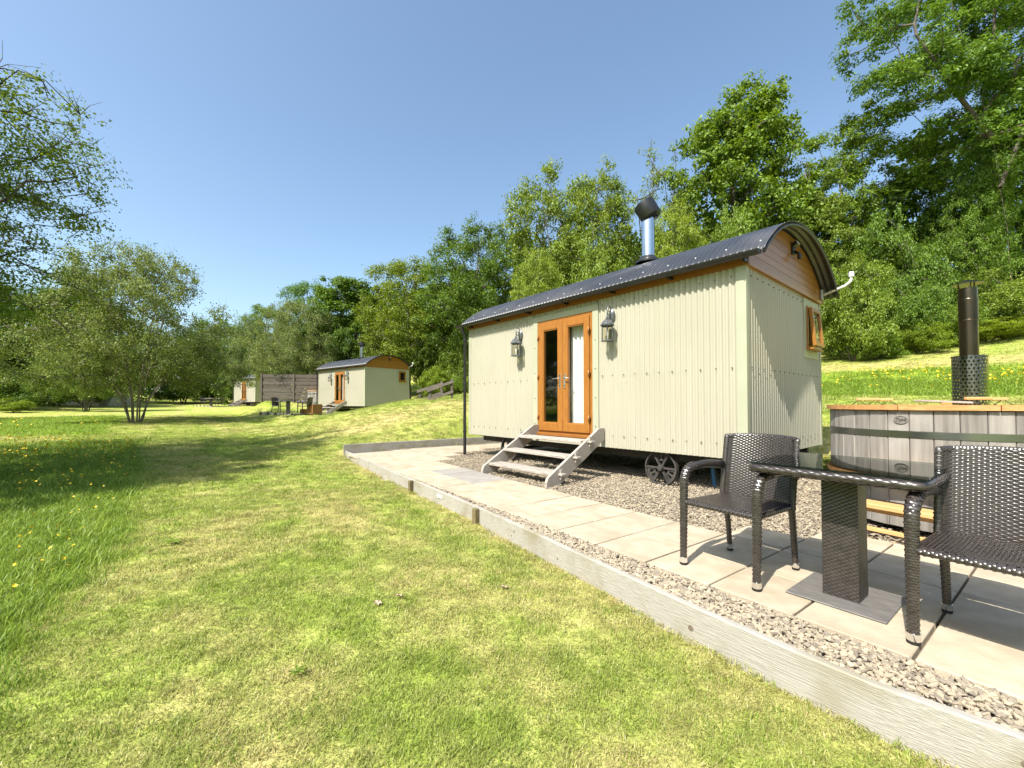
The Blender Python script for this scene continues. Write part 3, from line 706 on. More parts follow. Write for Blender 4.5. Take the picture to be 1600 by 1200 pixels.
    MB().tube([(.02, 0, .0), (.30, .03, .10), (.37, .035, .16), (.38, .035, .25)], .019, 10).build('arm', M['whitep'], ae, True)
    MB().box((.35, .0, .22), (.41, .07, .30), .006).build('clamp', M['whitep'], ae)
    # chassis, wheels ---------------------------------------------------
    ch = MB()
    for y in (.30, HW - .36): ch.box((-HL + .1, y, .30), (-.1, y + .07, Z0 - .012))
    for x in (-HL + .15, -HL * .72, -HL * .5, -HL * .27, -.25): ch.box((x, .371, .34), (x + .06, HW - .361, Z0 - .014))
    ch.box((-HL + .03, .03, Z0 - .01), (-.03, HW - .03, Z0 + .05))
    ch.build('chassis', M['iron'], h)
    wr = .235
    wm = None
    for x in (-1.14, -4.4):
        MB().tube([(x, .10, .215), (x, HW - .10, .215)], .03, 8).build('axle', M['iron'], h)
        for y in (.10, HW - .10):
            wh = bpy.data.objects.new('wheel', None); COL.objects.link(wh); wh.parent = h; wh.location = (x, y, .215)
            MB().lathe([(wr, -.035), (wr, .035), (wr - .018, .035), (wr - .018, -.035), (wr, -.035)], (0, 0, 0), 32, (0, 1, 0)).build('rim', M['iron'], wh, 40)
            MB().lathe([(0, -.06), (.035, -.06), (.045, -.03), (.045, .05), (0, .05)], (0, 0, 0), 14, (0, 1, 0)).build('hub', M['iron'], wh, 40)
            for k in range(6):
                a = k * math.pi / 3; q = MB().box((.03, -.02, -.011), (wr - .012, .02, .011)); q.xform(Matrix.Rotation(a, 4, 'Y')); q.build('spoke', M['iron'], wh)
            for k in range(3):
                a0 = k * 2 * math.pi / 3 + math.pi / 3; sp = MB()
                for j, (r0, r1, q0, q1) in enumerate(((.19, .215, .03, 1.0), (.10, .125, .05, .98), (.125, .19, .10, .22), (.125, .19, .42, .58), (.125, .19, .78, .90))):
                    ps = [(r1 * math.cos(a0 + q * math.pi / 3), -.006, r1 * math.sin(a0 + q * math.pi / 3)) for q in np.linspace(q0, q1, 6)] + [(r0 * math.cos(a0 + q * math.pi / 3), -.006, r0 * math.sin(a0 + q * math.pi / 3)) for q in np.linspace(q1, q0, 6)]
                    sp.prism(ps, (0, .012, 0))
                sp.build('ornament', M['iron'], wh)
    jk = MB().tube([(-.62, .55, -.03), (-.66, .55, .36)], .028, 8); jk.box((-.70, .48, -.04), (-.54, .62, -.02)); jk.build('jack', M['blue'], h)
    lantern(h, -3.93, 2.17); lantern(h, -1.86, 2.21)
    return h

def make_steps(label):
    """open wooden steps with tusk tenons; local x along the wall, y towards the hut, origin at the middle of the bottom"""
    st = thing('wooden_steps', (0, 0, 0), 0, label, 'steps')
    W_ = 1.48; dep = 1.26; rise = .66
    for sx in (-1, 1):
        x0 = sx * W_ / 2 - (.0 if sx < 0 else .045); dirv = Vector((0, dep, rise)).normalized(); up = Vector((0, -dirv.z, dirv.y))
        a = Vector((x0, 0.0, 0)); d_ = .215
        poly = [(x0, .0, -.02), (x0, .0, .05), (x0, .03, .11), (x0, dep - .14, rise + .07), (x0, dep - .02, rise + .07), (x0, dep - .02, rise - .10), (x0, .22, -.02)]
        so = MB().prism(poly, (.045, 0, 0)).build('stringer', M['weathered'], st)
        for w_, z_ in ((.115, .155), (.425, .36), (.735, .565)):
            y = w_ + .14; xo = x0 + (.045 if sx > 0 else -.075)
            MB().box((min(xo, xo + .075), y - .045, z_ - .035), (max(xo, xo + .075), y + .045, z_ - .005), .004).build('tenon', M['weathered'], so)
            xw = x0 + (.052 if sx > 0 else -.03)
            MB().prism([(xw, y - .018, z_ - .085), (xw, y + .018, z_ - .085), (xw, y + .024, z_ + .05), (xw, y - .024, z_ + .05)], (.024, 0, 0)).build('wedge', M['weathered'], so)
    for w_, z_ in ((.115, .155), (.425, .36), (.735, .565)):
        MB().box((-W_ / 2 + .046, w_, z_ - .04), (W_ / 2 - .046, w_ + .27, z_), .006).build('tread', M['weathered'], st)
    return st
HUT1 = ((2.727, 4.86, 0), math.atan2(-.762, .6476))
HUT2 = ((-8.45, 24.0, gz(-8.45, 24.0) - .02), R(-40)); HUT3 = ((-25.8, 42.0, gz(-25.8, 42.0)), R(-38))
def hut_pt(H, x, y, z=0):
    c, s_ = math.cos(H[1]), math.sin(H[1]); return Vector((H[0][0] + c * x - s_ * y, H[0][1] + s_ * x + c * y, H[0][2] + z))
hut = make_hut('nearest shepherd hut in cream corrugated metal with open end window and oak doors')
for ch in hut.children:
    if ch.name.startswith('window_sash'): SASH = ch
hut2 = copy_tree(hut); hut3 = copy_tree(hut, keep=lambda c: c.name.split('.')[0] not in ('aerial_bracket', 'security_light', 'jack'))
tag(hut2, 'middle shepherd hut in pale green metal beside the slatted fence'); tag(hut3, 'farthest small shepherd hut at the left end of the slatted fence')
for o, H in ((hut, HUT1), (hut2, HUT2), (hut3, HUT3)): o.location = H[0]; o.rotation_euler.z = H[1]
SASH.rotation_euler.y = R(-5)
steps1 = make_steps('grey weathered wooden steps up to the oak doors of the nearest hut')
steps2 = copy_tree(steps1); steps3 = copy_tree(steps1)
tag(steps2, 'weathered wooden steps below the doors of the middle hut'); tag(steps3, 'small wooden steps below the door of the farthest hut')
for o, H in ((steps1, HUT1), (steps2, HUT2), (steps3, HUT3)): o.location = hut_pt(H, -2.75, -1.26); o.rotation_euler.z = H[1]

# ------------------------------------------------------------------ wicker furniture
def weave(surf, rows, cols, seg=4, amp=.0022, closed=False, width=.92):
    """ribbons running along u, one per row in v, passing over and under `cols` stakes. surf(u, v) -> (point, normal)"""
    m = MB(); n_ = cols * seg
    for r_ in range(rows):
        o = len(m.v); k = n_ if closed else n_ + 1
        for i in range(k):
            u = i / n_; off = amp * math.sin(math.pi * (u * cols + r_))
            for j, (dv, up) in enumerate(((-.5, -.35), (0, .55), (.5, -.35))):
                v = (r_ + .5 + dv * width) / rows; p, nr = surf(u, v)
                m.v.append(tuple(p + nr * (off + amp * up)))
        for i in range(n_):
            a = o + i * 3; b = o + ((i + 1) % k) * 3
            m.f += [(a, b, b + 1, a + 1), (a + 1, b + 1, b + 2, a + 2)]
    return m
def sheet(surf, nu, nv, off, closed=False):
    m = MB(); k = nu if closed else nu + 1
    for j in range(nv + 1):
        for i in range(k):
            p, nr = surf(i / nu, j / nv); m.v.append(tuple(p + nr * off))
    for j in range(nv):
        for i in range(nu): m.f.append((j * k + i, j * k + (i + 1) % k, (j + 1) * k + (i + 1) % k, (j + 1) * k + i))
    return m
def path_surf(pts, rx, ry, side=None):
    """surface of an oval tube along a polyline: u round, v along"""
    pts = [Vector(p) for p in pts]; d = [0.0]
    for a, b in zip(pts, pts[1:]): d.append(d[-1] + (b - a).length)
    L_ = d[-1]; side = Vector(side or (1, 0, 0))
    def at(t):
        t = max(0, min(L_, t))
        for i in range(len(pts) - 1):
            if t <= d[i + 1] or i == len(pts) - 2:
                q = (t - d[i]) / max(d[i + 1] - d[i], 1e-9); return pts[i].lerp(pts[i + 1], q)
    def f(u, v):
        t = v * L_; c = at(t); tg = (at(t + .012) - at(t - .012)).normalized()
        x = (side - tg * side.dot(tg)).normalized(); y = tg.cross(x); a = 2 * math.pi * u
        rxx = rx(v) if callable(rx) else rx; ryy = ry(v) if callable(ry) else ry
        p = c + x * (rxx * math.cos(a)) + y * (ryy * math.sin(a)); nr = (x * (math.cos(a) / rxx) + y * (math.sin(a) / ryy)).normalized()
        return p, nr
    return f, L_
def arc_pts(pts, rad, k=6):
    """polyline with rounded corners"""
    out = [Vector(pts[0])]
    for i in range(1, len(pts) - 1):
        a, b, c = Vector(pts[i - 1]), Vector(pts[i]), Vector(pts[i + 1]); r_ = min(rad, (a - b).length * .48, (c - b).length * .48)
        p, q = b + (a - b).normalized() * r_, b + (c - b).normalized() * r_
        for j in range(k + 1):
            t = j / k; out.append(p * (1 - t) ** 2 + b * (2 * t * (1 - t)) + q * t * t)
    return out + [Vector(pts[-1])]
def woven(name, surf, rows, cols, parent, closed=False, nu=12, nv=12, amp=.0022, seg=4):
    o = weave(surf, rows, cols, seg, amp, closed).build(name, M['wicker'], parent, True)
    sheet(surf, nu, nv, -.0025, closed).build('core', M['wickerback'], o, True)
    return o

def make_chair(label, group=None):
    c = thing('wicker_armchair', (0, 0, 0), 0, label, 'chair', group)
    for sx in (-1, 1):
        pts = arc_pts([(sx * .243, -.262, .03), (sx * .245, -.245, .655), (sx * .243, -.02, .672)], .11)
        cut = [p for p in pts if p.y < -.135]
        f, L_ = path_surf(cut, lambda v: .021 + .009 * v, lambda v: .021 + .006 * v, (1, 0, 0))
        lg = woven('leg', f, int(L_ / .0125), 8, c, True, 12, 24, .0020)
        MB().lathe([(.022, 0), (.026, .008), (.026, .04), (.0225, .042)], (sx * .243, -.262, .008), 16).build('foot_cap', M['chrome'], lg, 40)
        MB().lathe([(0, 0), (.024, 0), (.026, .004), (.026, .012)], (sx * .243, -.262, 0), 16).build('rubber_foot', M['rubber'], lg, 40)
        am = arc_pts([(sx * .2445, -.15, .6575), (sx * .243, .03, .668), (sx * .232, .215, .645)], .08)
        MB().tube(am, [.028] * len(am), 12, flat=.62).build('armrest', M['armwrap'], c, True)
        pts = [(sx * .222, .272, .03), (sx * .222, .255, .2), (sx * .225, .222, .42)]
        f, L_ = path_surf(pts, lambda v: .017 + .004 * v, lambda v: .017 + .004 * v, (1, 0, 0))
        lg = woven('leg', f, int(L_ / .012), 6, c, True, 12, 12, .0015)
        MB().lathe([(.019, 0), (.022, .008), (.022, .036), (.019, .038)], (sx * .222, .274, .008), 14).build('foot_cap', M['chrome'], lg, 40)
        MB().lathe([(0, 0), (.021, 0), (.022, .012)], (sx * .222, .274, 0), 14).build('rubber_foot', M['rubber'], lg, 40)
    # seat: dips in the middle, rolls over the front rail
    def seat(u, v):
        x = (v - .5) * .44; y = -.245 + .47 * u
        z = .438 - .016 * (1 - (2 * u - 1) ** 2) * (1 - (2 * v - 1) ** 2) - (.03 * max(0, .08 - u) / .08)
        return Vector((x, y, z)), Vector((0, 0, 1))
    def seat2(u, v): return seat(v, u)
    woven('seat', seat2, 40, 30, c, False, 10, 10, .0016, 3)
    for nm, pts in (('seat_rail', [(-.235, -.25, .422), (.235, -.25, .422)]), ('seat_rail', [(-.235, -.25, .42), (-.222, .22, .42)]), ('seat_rail', [(.235, -.25, .42), (.222, .22, .42)])):
        f, L_ = path_surf(pts, .017, .02, (0, 0, 1)); woven(nm, f, int(L_ / .013), 5, c, True, 10, 4, .0018)
    def back(u, v):
        x = (u - .5) * 2; z = .40 + .455 * v + .012 * (1 - x * x) * v
        y = .222 + .075 * v ** 1.15 + .045 * (1 - x * x) - .03 * max(0, abs(x) - .82) / .18
        return Vector((x * .243, y, z)), Vector((.25 * x, -1, .17)).normalized()
    bk = woven('backrest', back, 48, 26, c, False, 20, 10, .0019)
    def backr(u, v):
        p, n_ = back(1 - u, v); return p - n_ * .028, -n_
    weave(backr, 48, 26, 4, .0019).build('back_cover', M['wicker'], bk, True)
    ed = [back(0, v)[0] - back(0, v)[1] * .012 for v in np.linspace(0, 1, 8)] + [back(u, 1)[0] - back(u, 1)[1] * .012 for u in np.linspace(0.03, .97, 16)] + [back(1, v)[0] - back(1, v)[1] * .012 for v in np.linspace(1, 0, 8)]
    f, L_ = path_surf(ed, .011, .017, (.2, -1, .1)); woven('edge_roll', f, int(L_ / .013), 5, bk, True, 10, 30, .0016)
    return c
def make_table(label):
    t = thing('wicker_table', (0, 0, 0), 0, label, 'table'); h = .388; zt = .744
    q = h - .014; zr = zt - .031; loop = arc_pts([(0, -q, zr), (q, -q, zr), (q, q, zr), (-q, q, zr), (-q, -q, zr), (0, -q, zr)], .05)
    f, L_ = path_surf(loop, .026, .030, (0, 0, 1)); rim = weave(lambda u, v: f(v, u), 11, int(L_ / .028), 4, .0016).build('rim', M['wicker'], t, True); sheet(f, 12, 90, -.0025, True).build('core', M['wickerback'], rim, True)
    top = MB().box((-h + .03, -h + .03, zt - .03), (h - .03, h - .03, zt - .010)); top.build('top_panel', M['wickerback'], t)
    MB().box((-h - .004, -h - .004, zt + .0), (h + .004, h + .004, zt + .007), .002).build('glass_top', M['tableglass'], t)
    a = .083
    for k in range(4):
        rot = Matrix.Rotation(k * math.pi / 2, 3, 'Z')
        def face(u, v, rot=rot): return rot @ Vector(((u - .5) * 2 * a, -a, .012 + .69 * v)) + Vector((0, -.085, 0)), rot @ Vector((0, -1, 0))
        woven('pedestal_side', face, 66, 10, t, False, 4, 4, .0022)
    MB().box((-a + .004, -a - .081, .012), (a - .004, a - .089, .71)).build('pedestal_core', M['wickerback'], t)
    MB().box((-.225, -.31, 0), (.225, .14, .010), .004).build('base_plate', M['plate'], t)
    return t
CH_R = math.atan2(-.84, .543)
chair = make_chair('brown wicker armchair left of the glass table, nearest the hut'); chair.location = (1.530, 2.832, .003); chair.rotation_euler.z = CH_R
chair2 = copy_tree(chair); tag(chair2, 'brown wicker armchair cut off by the right edge of the picture'); chair2.location = (2.196, 1.889, .003); chair2.rotation_euler.z = CH_R + .03
table = make_table('square wicker table with tinted glass top between the two near armchairs'); table.location = (1.972, 2.462, .003); table.rotation_euler.z = math.atan2(-.80, .6)

# ------------------------------------------------------------------ hot tub
def make_tub(label):
    t = thing('hot_tub', (0, 0, 0), 0, label, 'hot tub'); r_ = .9; n_ = 38; H_ = 1.045
    w_ = 2 * math.pi * r_ / n_
    th = .04
    g = .0022
    prof = [(-w_ / 2 + g, -.003), (-w_ / 2 + g + .006, .0022), (0, .0035), (w_ / 2 - g - .006, .0022), (w_ / 2 - g, -.003), (w_ / 2 - g - .005, -th), (-w_ / 2 + g + .005, -th)]
    sm = MB().prism([(x, -y, .05) for x, y in prof], (0, 0, H_ - .05)).mesh('stave', M['stave'])
    for k in range(n_):
        a = 2 * math.pi * k / n_
        o = link_mesh('stave', sm, t, (r_ * math.sin(a), -r_ * math.cos(a), random.uniform(-.006, .0)), a)
    for zb, hb in ((.84, .058), (.22, .058)):
        MB().lathe([(r_ + .006, zb - hb / 2), (r_ + .009, zb - hb / 2), (r_ + .009, zb + hb / 2), (r_ + .006, zb + hb / 2)], (0, 0, 0), 76).build('steel_band', M['band'], t, 40)
    for k in range(10):
        a0, a1 = 2 * math.pi * k / 10 + .004, 2 * math.pi * (k + 1) / 10 - .004
        ps = [((r_ + .035) * math.cos(a), (r_ + .035) * math.sin(a), H_ + .002) for a in np.linspace(a0, a1, 6)] + [((r_ - .10) * math.cos(a), (r_ - .10) * math.sin(a), H_ + .002) for a in np.linspace(a1, a0, 6)]
        MB().prism(ps, (0, 0, .042)).build('rim_board', M['cedar'], t)
    MB().lathe([(0, .35), (r_ - .05, .35)], (0, 0, 0), 40).build('tub_liner', M['wickerback'], t)
    for sg in (-1, 1):
        ps = [((r_ - .11) * math.cos(a), sg * .012 + (r_ - .11) * math.sin(a) * sg, H_ + .004) for a in np.linspace(0, math.pi, 20)]
        if sg < 0: ps = ps[::-1]
        MB().prism(ps, (0, 0, .03)).build('lid', M['cedar'], t)
    lg = MB().lathe([(0, .004), (.035, .004), (.036, .002)], (0, 0, 0), 20, (0, -1, 0)); lg.lathe([(.036, .0), (.042, .0), (.042, .008), (.036, .008)], (0, 0, 0), 24, (0, -1, 0))
    lg.xform(Matrix.Diagonal((1.15, 1, .85, 1)))
    return t, lg
TC = Vector((4.157, 3.972, 0))
tub, badge = make_tub('round hot tub of silvered staves with orange rim behind the wicker table'); tub.location = TC; tub.rotation_euler.z = R(-47.5)
# oval maker's badge on the staves, facing the lawn
ba = math.atan2(2.62 - TC.y, 2.54 - TC.x)
def tub_at(ang, rad, z): return Vector((TC.x + rad * math.cos(ang), TC.y + rad * math.sin(ang), z))
bo = badge.build('badge', M['stave'], tub, 40)
def set_world(o, parent, wpos, rz):
    inv = Matrix.LocRotScale(parent.location, parent.rotation_euler, None).inverted(); o.parent = parent
    o.location = inv @ Vector(wpos); o.rotation_euler = (o.rotation_euler.x, o.rotation_euler.y, rz - parent.rotation_euler.z)
BA = R(205)
set_world(bo, tub, tub_at(BA, .905, .965), BA + math.pi / 2)
tx = bpy.data.curves.new('badge_text', 'FONT'); tx.body = 'Tubb'; tx.size = .036; tx.align_x = 'CENTER'; tx.align_y = 'CENTER'; tx.shear = .3; tx.extrude = .0012
to = bpy.data.objects.new('badge_text', tx); COL.objects.link(to)
dg = bpy.context.evaluated_depsgraph_get(); tme = bpy.data.meshes.new_from_object(to.evaluated_get(dg)); bpy.data.objects.remove(to)
tme.materials.clear(); tme.materials.append(M['black']); to = link_mesh('badge_lettering', tme, bo, (0, -.0055, -.002)); to.rotation_euler.x = R(90)
# chimney of the tub stove with its perforated guard
FP = Vector((4.66, 4.25, 1.0))
fl = thing('tub_flue', FP, 0, 'tall browned stove flue with perforated guard rising from the hot tub', 'flue')
MB().lathe([(.07, 0), (.07, .95), (.073, .95), (.073, 1.16), (.070, 1.16), (.070, 1.28)], (0, 0, 0), 24).build('pipe', M['bronze'], fl, 40)
for zz in (.95, 1.16): MB().lathe([(.071, -.008), (.076, 0), (.071, .008)], (0, 0, zz), 24).build('collar', M['bronze'], fl, True)
MB().lathe([(0, .05), (.03, .042), (.115, .004), (.115, 0), (0, .01)], (0, 0, 1.32), 24).build('rain_cap', M['bronze'], fl, 30)
for a in (0, 2.1, 4.2): MB().tube([(.06 * math.cos(a), .06 * math.sin(a), 1.27), (.07 * math.cos(a), .07 * math.sin(a), 1.335)], .006, 5).build('cap_strut', M['bronze'], fl)
gd = MB(); nr_, nc_ = 16, 26; gh = .58; rg = .13
for j in range(nr_):
    for i in range(nc_):
        a = 2 * math.pi * (i + .5 * (j % 2)) / nc_; da = 2 * math.pi / nc_; z = gh * j / nr_; dz = gh / nr_
        # a ring of plate round each diamond hole
        ou = [(a - da / 2, z), (a, z - dz * .0), (a + da / 2, z), (a + da / 2, z + dz), (a, z + dz), (a - da / 2, z + dz)]
        inn = [(a - da * .30, z + dz * .5), (a, z + dz * .16), (a + da * .30, z + dz * .5), (a, z + dz * .84)]
        oo = [(a - da / 2, z + dz * .5), (a - da / 2, z), (a, z), (a + da / 2, z), (a + da / 2, z + dz * .5), (a + da / 2, z + dz), (a, z + dz), (a - da / 2, z + dz)]
        b0 = len(gd.v)
        gd.v += [(rg * math.cos(q), rg * math.sin(q), zz) for q, zz in oo] + [(rg * math.cos(q), rg * math.sin(q), zz) for q, zz in inn]
        gd.f += [(b0, b0 + 1, b0 + 2, b0 + 9), (b0, b0 + 9, b0 + 8), (b0 + 2, b0 + 3, b0 + 4, b0 + 10), (b0 + 2, b0 + 10, b0 + 9), (b0 + 4, b0 + 5, b0 + 6, b0 + 11), (b0 + 4, b0 + 11, b0 + 10), (b0 + 6, b0 + 7, b0, b0 + 8), (b0 + 6, b0 + 8, b0 + 11)]
gd.build('guard', M['perf'], fl, True)
MB().lathe([(rg, 0), (rg + .004, 0), (rg + .004, .012), (rg, .012)], (0, 0, gh - .006), 28).build('guard_rim', M['perf'], fl)
# wooden handles on wire legs and a loose board on the lid
def handle(loc, rz, L_, label):
    h = thing('lid_handle', loc, rz, label, 'handle')
    MB().box((-L_ / 2, -.018, .05), (L_ * .12, .018, .076), .004).build('bar', M['pine'], h); MB().box((L_ * .125, -.017, .046), (L_ / 2, .019, .07), .004).build('bar', M['pine'], h)
    for x in (-L_ / 2 + .02, L_ * .02, L_ / 2 - .03):
        MB().tube([(x - .05, .03, 0), (x, 0, .055)], .003, 5).build('wire_leg', M['black'], h); MB().tube([(x + .05, -.03, 0), (x, 0, .055)], .003, 5).build('wire_leg', M['black'], h)
handle((3.73, 4.30, 1.085), R(-8), .33, 'left wooden handle on wire legs lying on the tub rim'); handle((4.22, 3.72, 1.085), R(-8), .32, 'right wooden handle on wire legs in front of the tub flue')
bd = thing('loose_board', (3.58, 3.66, 1.082), R(-10), 'short loose board with a block under it on the tub rim', 'board')
MB().box((-.02, -.04, .035), (.36, .05, .052), .003).xform(Matrix.Rotation(R(2.5), 4, 'Y')).build('plank', M['weathered'], bd); MB().box((.13, -.05, -.02), (.20, -.03, .03), .003).build('block', M['cedar'], bd)
# steps of the tub
ts = thing('tub_steps', (3.14, 3.10, .0), math.atan2(-.88, .47), 'small fresh pine steps against the hot tub behind the table', 'steps')
for nm, a, b in (('tread', (-.62, .0, .24), (.03, .20, .275)), ('tread', (-.62, .22, .50), (.03, .42, .535)), ('leg', (-.02, .01, -.03), (.025, .06, .239)), ('leg', (-.61, .01, -.03), (-.565, .06, .239)), ('leg', (-.02, .24, -.03), (.025, .285, .499)), ('leg', (-.61, .24, -.03), (-.565, .285, .499)), ('rail', (-.564, .02, .05), (-.021, .045, .085)), ('rail', (-.564, .25, .16), (-.021, .275, .20)), ('rail', (-.012, .061, .17), (.015, .239, .21)), ('rail', (-.60, .061, .17), (-.573, .239, .21))):
    MB().box(a, b, .004).build(nm, M['pine'], ts)

# ------------------------------------------------------------------ things by the farther huts
def platform(H, x0, x1, y0, label):
    p = thing('patio_deck', hut_pt(H, 0, 0), H[1], label, 'patio'); zb = .03
    k = 0; x = x0
    while x < x1 - .1:
        y = y0
        while y < -.15:
            MB().box((x + .005, y + .005, -.05), (min(x + .9, x1) - .005, min(y + .9, -.1) - .005, zb), .004).build('slab', M['greyslab'], p); y += .9
        x += .9
    for (a, b) in (((x0, y0 - .05), (x1, y0)), ((x0 - .05, y0 - .05), (x0, -.1)), ((x1, y0 - .05), (x1 + .05, -.1))):
        MB().box((a[0], a[1], -.4), (b[0], b[1], .06), .004).build('edging', M['sleeper'], p)
    for x in np.arange(x0 + .3, x1, 1.1): MB().box((x - .05, y0 - .12, -.4), (x + .05, y0 - .052, .10), .005).build('post', M['stake'], p)
    return p
platform(HUT2, -6.2, -.6, -3.3, 'low grey patio in front of the middle hut edged with short posts')
platform(HUT3, -6.5, -.6, -3.4, 'small patio with dark edging in front of the farthest hut')
def place(o, label, loc, rz, s_=1.0): tag(o, label); o.location = loc; o.rotation_euler.z = rz; return o
def px(x, z): return (x - 800) / 653 * z
z2 = HUT2[0][2] + .035; z3 = HUT3[0][2] + .035
def at_px(x, y_, zg): return Vector((px(x, y_), y_, zg))
p2 = at_px(451, 21.6, z2)
place(copy_tree(table), 'dark wicker table on the patio of the middle hut', p2, .3)
place(copy_tree(chair), 'wicker chair facing the lawn right of the middle hut table', p2 + Vector((.75, .2, 0)), R(-90)); place(copy_tree(chair), 'wicker chair left of the table by the middle hut', p2 + Vector((-.62, .25, 0)), R(80))
p3 = at_px(331, 38.5, z3)
place(copy_tree(table), 'tiny far table on the farthest hut patio', p3, .2); place(copy_tree(chair), 'tiny far chair right of the farthest table', p3 + Vector((.7, .1, 0)), R(-80)); place(copy_tree(chair), 'tiny far chair left of the farthest table', p3 + Vector((-.7, .1, 0)), R(90))
t2 = place(copy_tree(tub, keep=lambda c: not c.name.startswith('badge')), 'weathered hot tub partly behind the middle hut', at_px(503, 29.4, gz(px(503, 29.4), 29.4) + .1), 0)
st2 = thing('tub_steps', at_px(485, 22.2, z2), R(-25), 'chunky brown two-step block beside the middle hut tub', 'steps')
brn = pmat('brown_step', (0.20, 0.085, 0.03), (0.28, 0.13, 0.05), scale=4, rough=.6)
MB().box((-.42, -.3, 0), (.1, .3, .26), .01).build('lower_step', brn, st2); MB().box((.102, -.3, 0), (.55, .3, .52), .01).build('upper_step', brn, st2)
# slatted fence between the two far huts
fa, fb = at_px(408.5, 29.0, 0), at_px(503, 29.6, 0); fd = fb - fa; L_ = fd.length
fz = gz(-14.5, 29.3); fence = thing('slatted_fence', (fa.x, fa.y, fz - .1), math.atan2(fd.y, fd.x), 'tall dark horizontal board fence between the middle and farthest huts', 'fence')
ftop = 1.1 + (631 - 584.5) * 29 / 653 - fz + .1
for i, x in enumerate((0, L_ * .53, L_)):
    MB().box((x - .05, -.07, -.4), (x + .05, .03, ftop + .04), .005).build('post', M['fence'], fence)
nb = 9
for x0, x1 in ((.055, L_ * .53 - .055), (L_ * .53 + .055, L_ - .055)):
    for k in range(nb):
        z0_ = ftop * k / nb; MB().box((x0, -.03 + (.025 if k % 2 else 0), z0_ + .012), (x1, -.008 + (.025 if k % 2 else 0), z0_ + ftop / nb - .01), .003).build('board', M['fence'], fence)
# stair rails on the bank
def rail_pair(xa, xb, z_, ya, yb, label):
    A, B = at_px(xa, z_, 0), at_px(xb, z_, 0); A.z, B.z = gz(A.x, A.y), gz(B.x, B.y); d = B - A
    o = thing('post_and_rail', A, 0, label, 'handrail'); za = 1.1 + (631 - ya) * z_ / 653 - A.z; zb = 1.1 + (631 - yb) * z_ / 653 - A.z
    MB().box((-.05, -.05, -.3), (.05, .05, za + .12), .006).build('post', M['fence'], o)
    MB().box((d.x - .05, -.05, d.z - .3), (d.x + .05, .05, zb + .10), .006).build('post', M['fence'], o)
    for f in (0, .42):
        a = Vector((-.12, -.07, za - f)); b = Vector((d.x + .08, -.07, zb - f))
        MB().prism([a + Vector((0, 0, -.06)), b + Vector((0, 0, -.06)), b + Vector((0, 0, .06)), a + Vector((0, 0, .06))], (0, -.035, 0)).build('rail', M['fence'], o)
rail_pair(656, 690, 19.5, 612, 599, 'rear sloping post and rail handrail on the grassy bank'); rail_pair(672, 706, 17.8, 611, 596, 'front sloping post and rail handrail on the grassy bank')
# pale ridge tent behind the spreading tree
tp = at_px(150, 41, 0); tp.z = gz(tp.x, tp.y)
tt = thing('ridge_tent', tp, R(8), 'pale canvas ridge tent half hidden behind the multi-stemmed tree', 'tent')
mm = MB(); hx, hy, hz = 2.3, 1.6, 2.0
mm.add([(-hx, -hy, .25), (-hx, hy, .25), (-hx + .5, 0, hz), (hx, -hy, .25), (hx, hy, .25), (hx - .2, 0, hz), (-hx, -hy, -.2), (-hx, hy, -.2), (hx, -hy, -.2), (hx, hy, -.2)], [(0, 3, 5, 2), (4, 1, 2, 5), (0, 2, 1), (3, 4, 5), (6, 8, 3, 0), (9, 7, 1, 4), (7, 6, 0, 1), (8, 9, 4, 3)]); mm.build('canvas_body', M['canvas'], tt)
for x in (-1.1, .1, 1.2): MB().prism([(x, -hy - .005, .25), (x + .05, -hy - .005, .25), (x + .05, -.05, hz - .05), (x, -.05, hz - .05)], (0, -.01, .01)).build('seam', M['canvas'], tt)
MB().box((1.5, -hy - .03, -.1), (2.1, -hy + .02, .22)).build('doorway', M['room'], tt)

# ------------------------------------------------------------------ trees
LEAF = dict(
    green=leaf_mat('leaf_green', (0.078, 0.135, 0.014), (0.220, 0.305, 0.045)),
    bright=leaf_mat('leaf_bright', (0.110, 0.172, 0.018), (0.275, 0.350, 0.058)),
    olive=leaf_mat('leaf_olive', (0.115, 0.158, 0.034), (0.270, 0.325, 0.090), .35),
    ash=leaf_mat('leaf_ash', (0.072, 0.142, 0.022), (0.210, 0.310, 0.055)),
)
def leaves(rng, centers, radii, counts, size, up=.55, flat=.7, aspect=.55, axis=None):
    """many small rhombic leaves gathered in uneven clumps; returns V, F"""
    Vs = []
    for c, r_, n_ in zip(centers, radii, counts):
        n_ = int(n_)
        d = rng.normal(size=(n_, 3)); d /= np.linalg.norm(d, axis=1)[:, None]
        rad = r_ * rng.uniform(.25, 1.05, n_) ** .6
        # spray-like sub-bunches inside the clump
        k = max(3, n_ // 26); sub = rng.normal(size=(k, 3)); sub /= np.linalg.norm(sub, axis=1)[:, None]; which = rng.integers(0, k, n_)
        q = d * .38 + sub[which] * rng.uniform(.55, 1.0, (k, 1))[which]
        pos = q * rad[:, None] * np.array([1, 1, flat]) + c
        nrm = q * .5 + np.array([0, 0, up]) + rng.normal(size=(n_, 3)) * .45; nrm /= np.linalg.norm(nrm, axis=1)[:, None]
        t = rng.normal(size=(n_, 3)) + np.array([0, 0, -.35]); t -= nrm * (t * nrm).sum(1)[:, None]; t /= np.linalg.norm(t, axis=1)[:, None]
        b = np.cross(nrm, t); L_ = size * rng.uniform(.6, 1.3, n_)[:, None]; W_ = L_ * aspect * .5
        fold = nrm * L_ * .10
        Vs.append(np.stack([pos - t * L_ * .5, pos + b * W_ + fold, pos + t * L_ * .5, pos - b * W_ + fold], 1))
    V = np.concatenate(Vs).reshape(-1, 3); F = np.arange(len(V)).reshape(-1, 4)
    return V, F
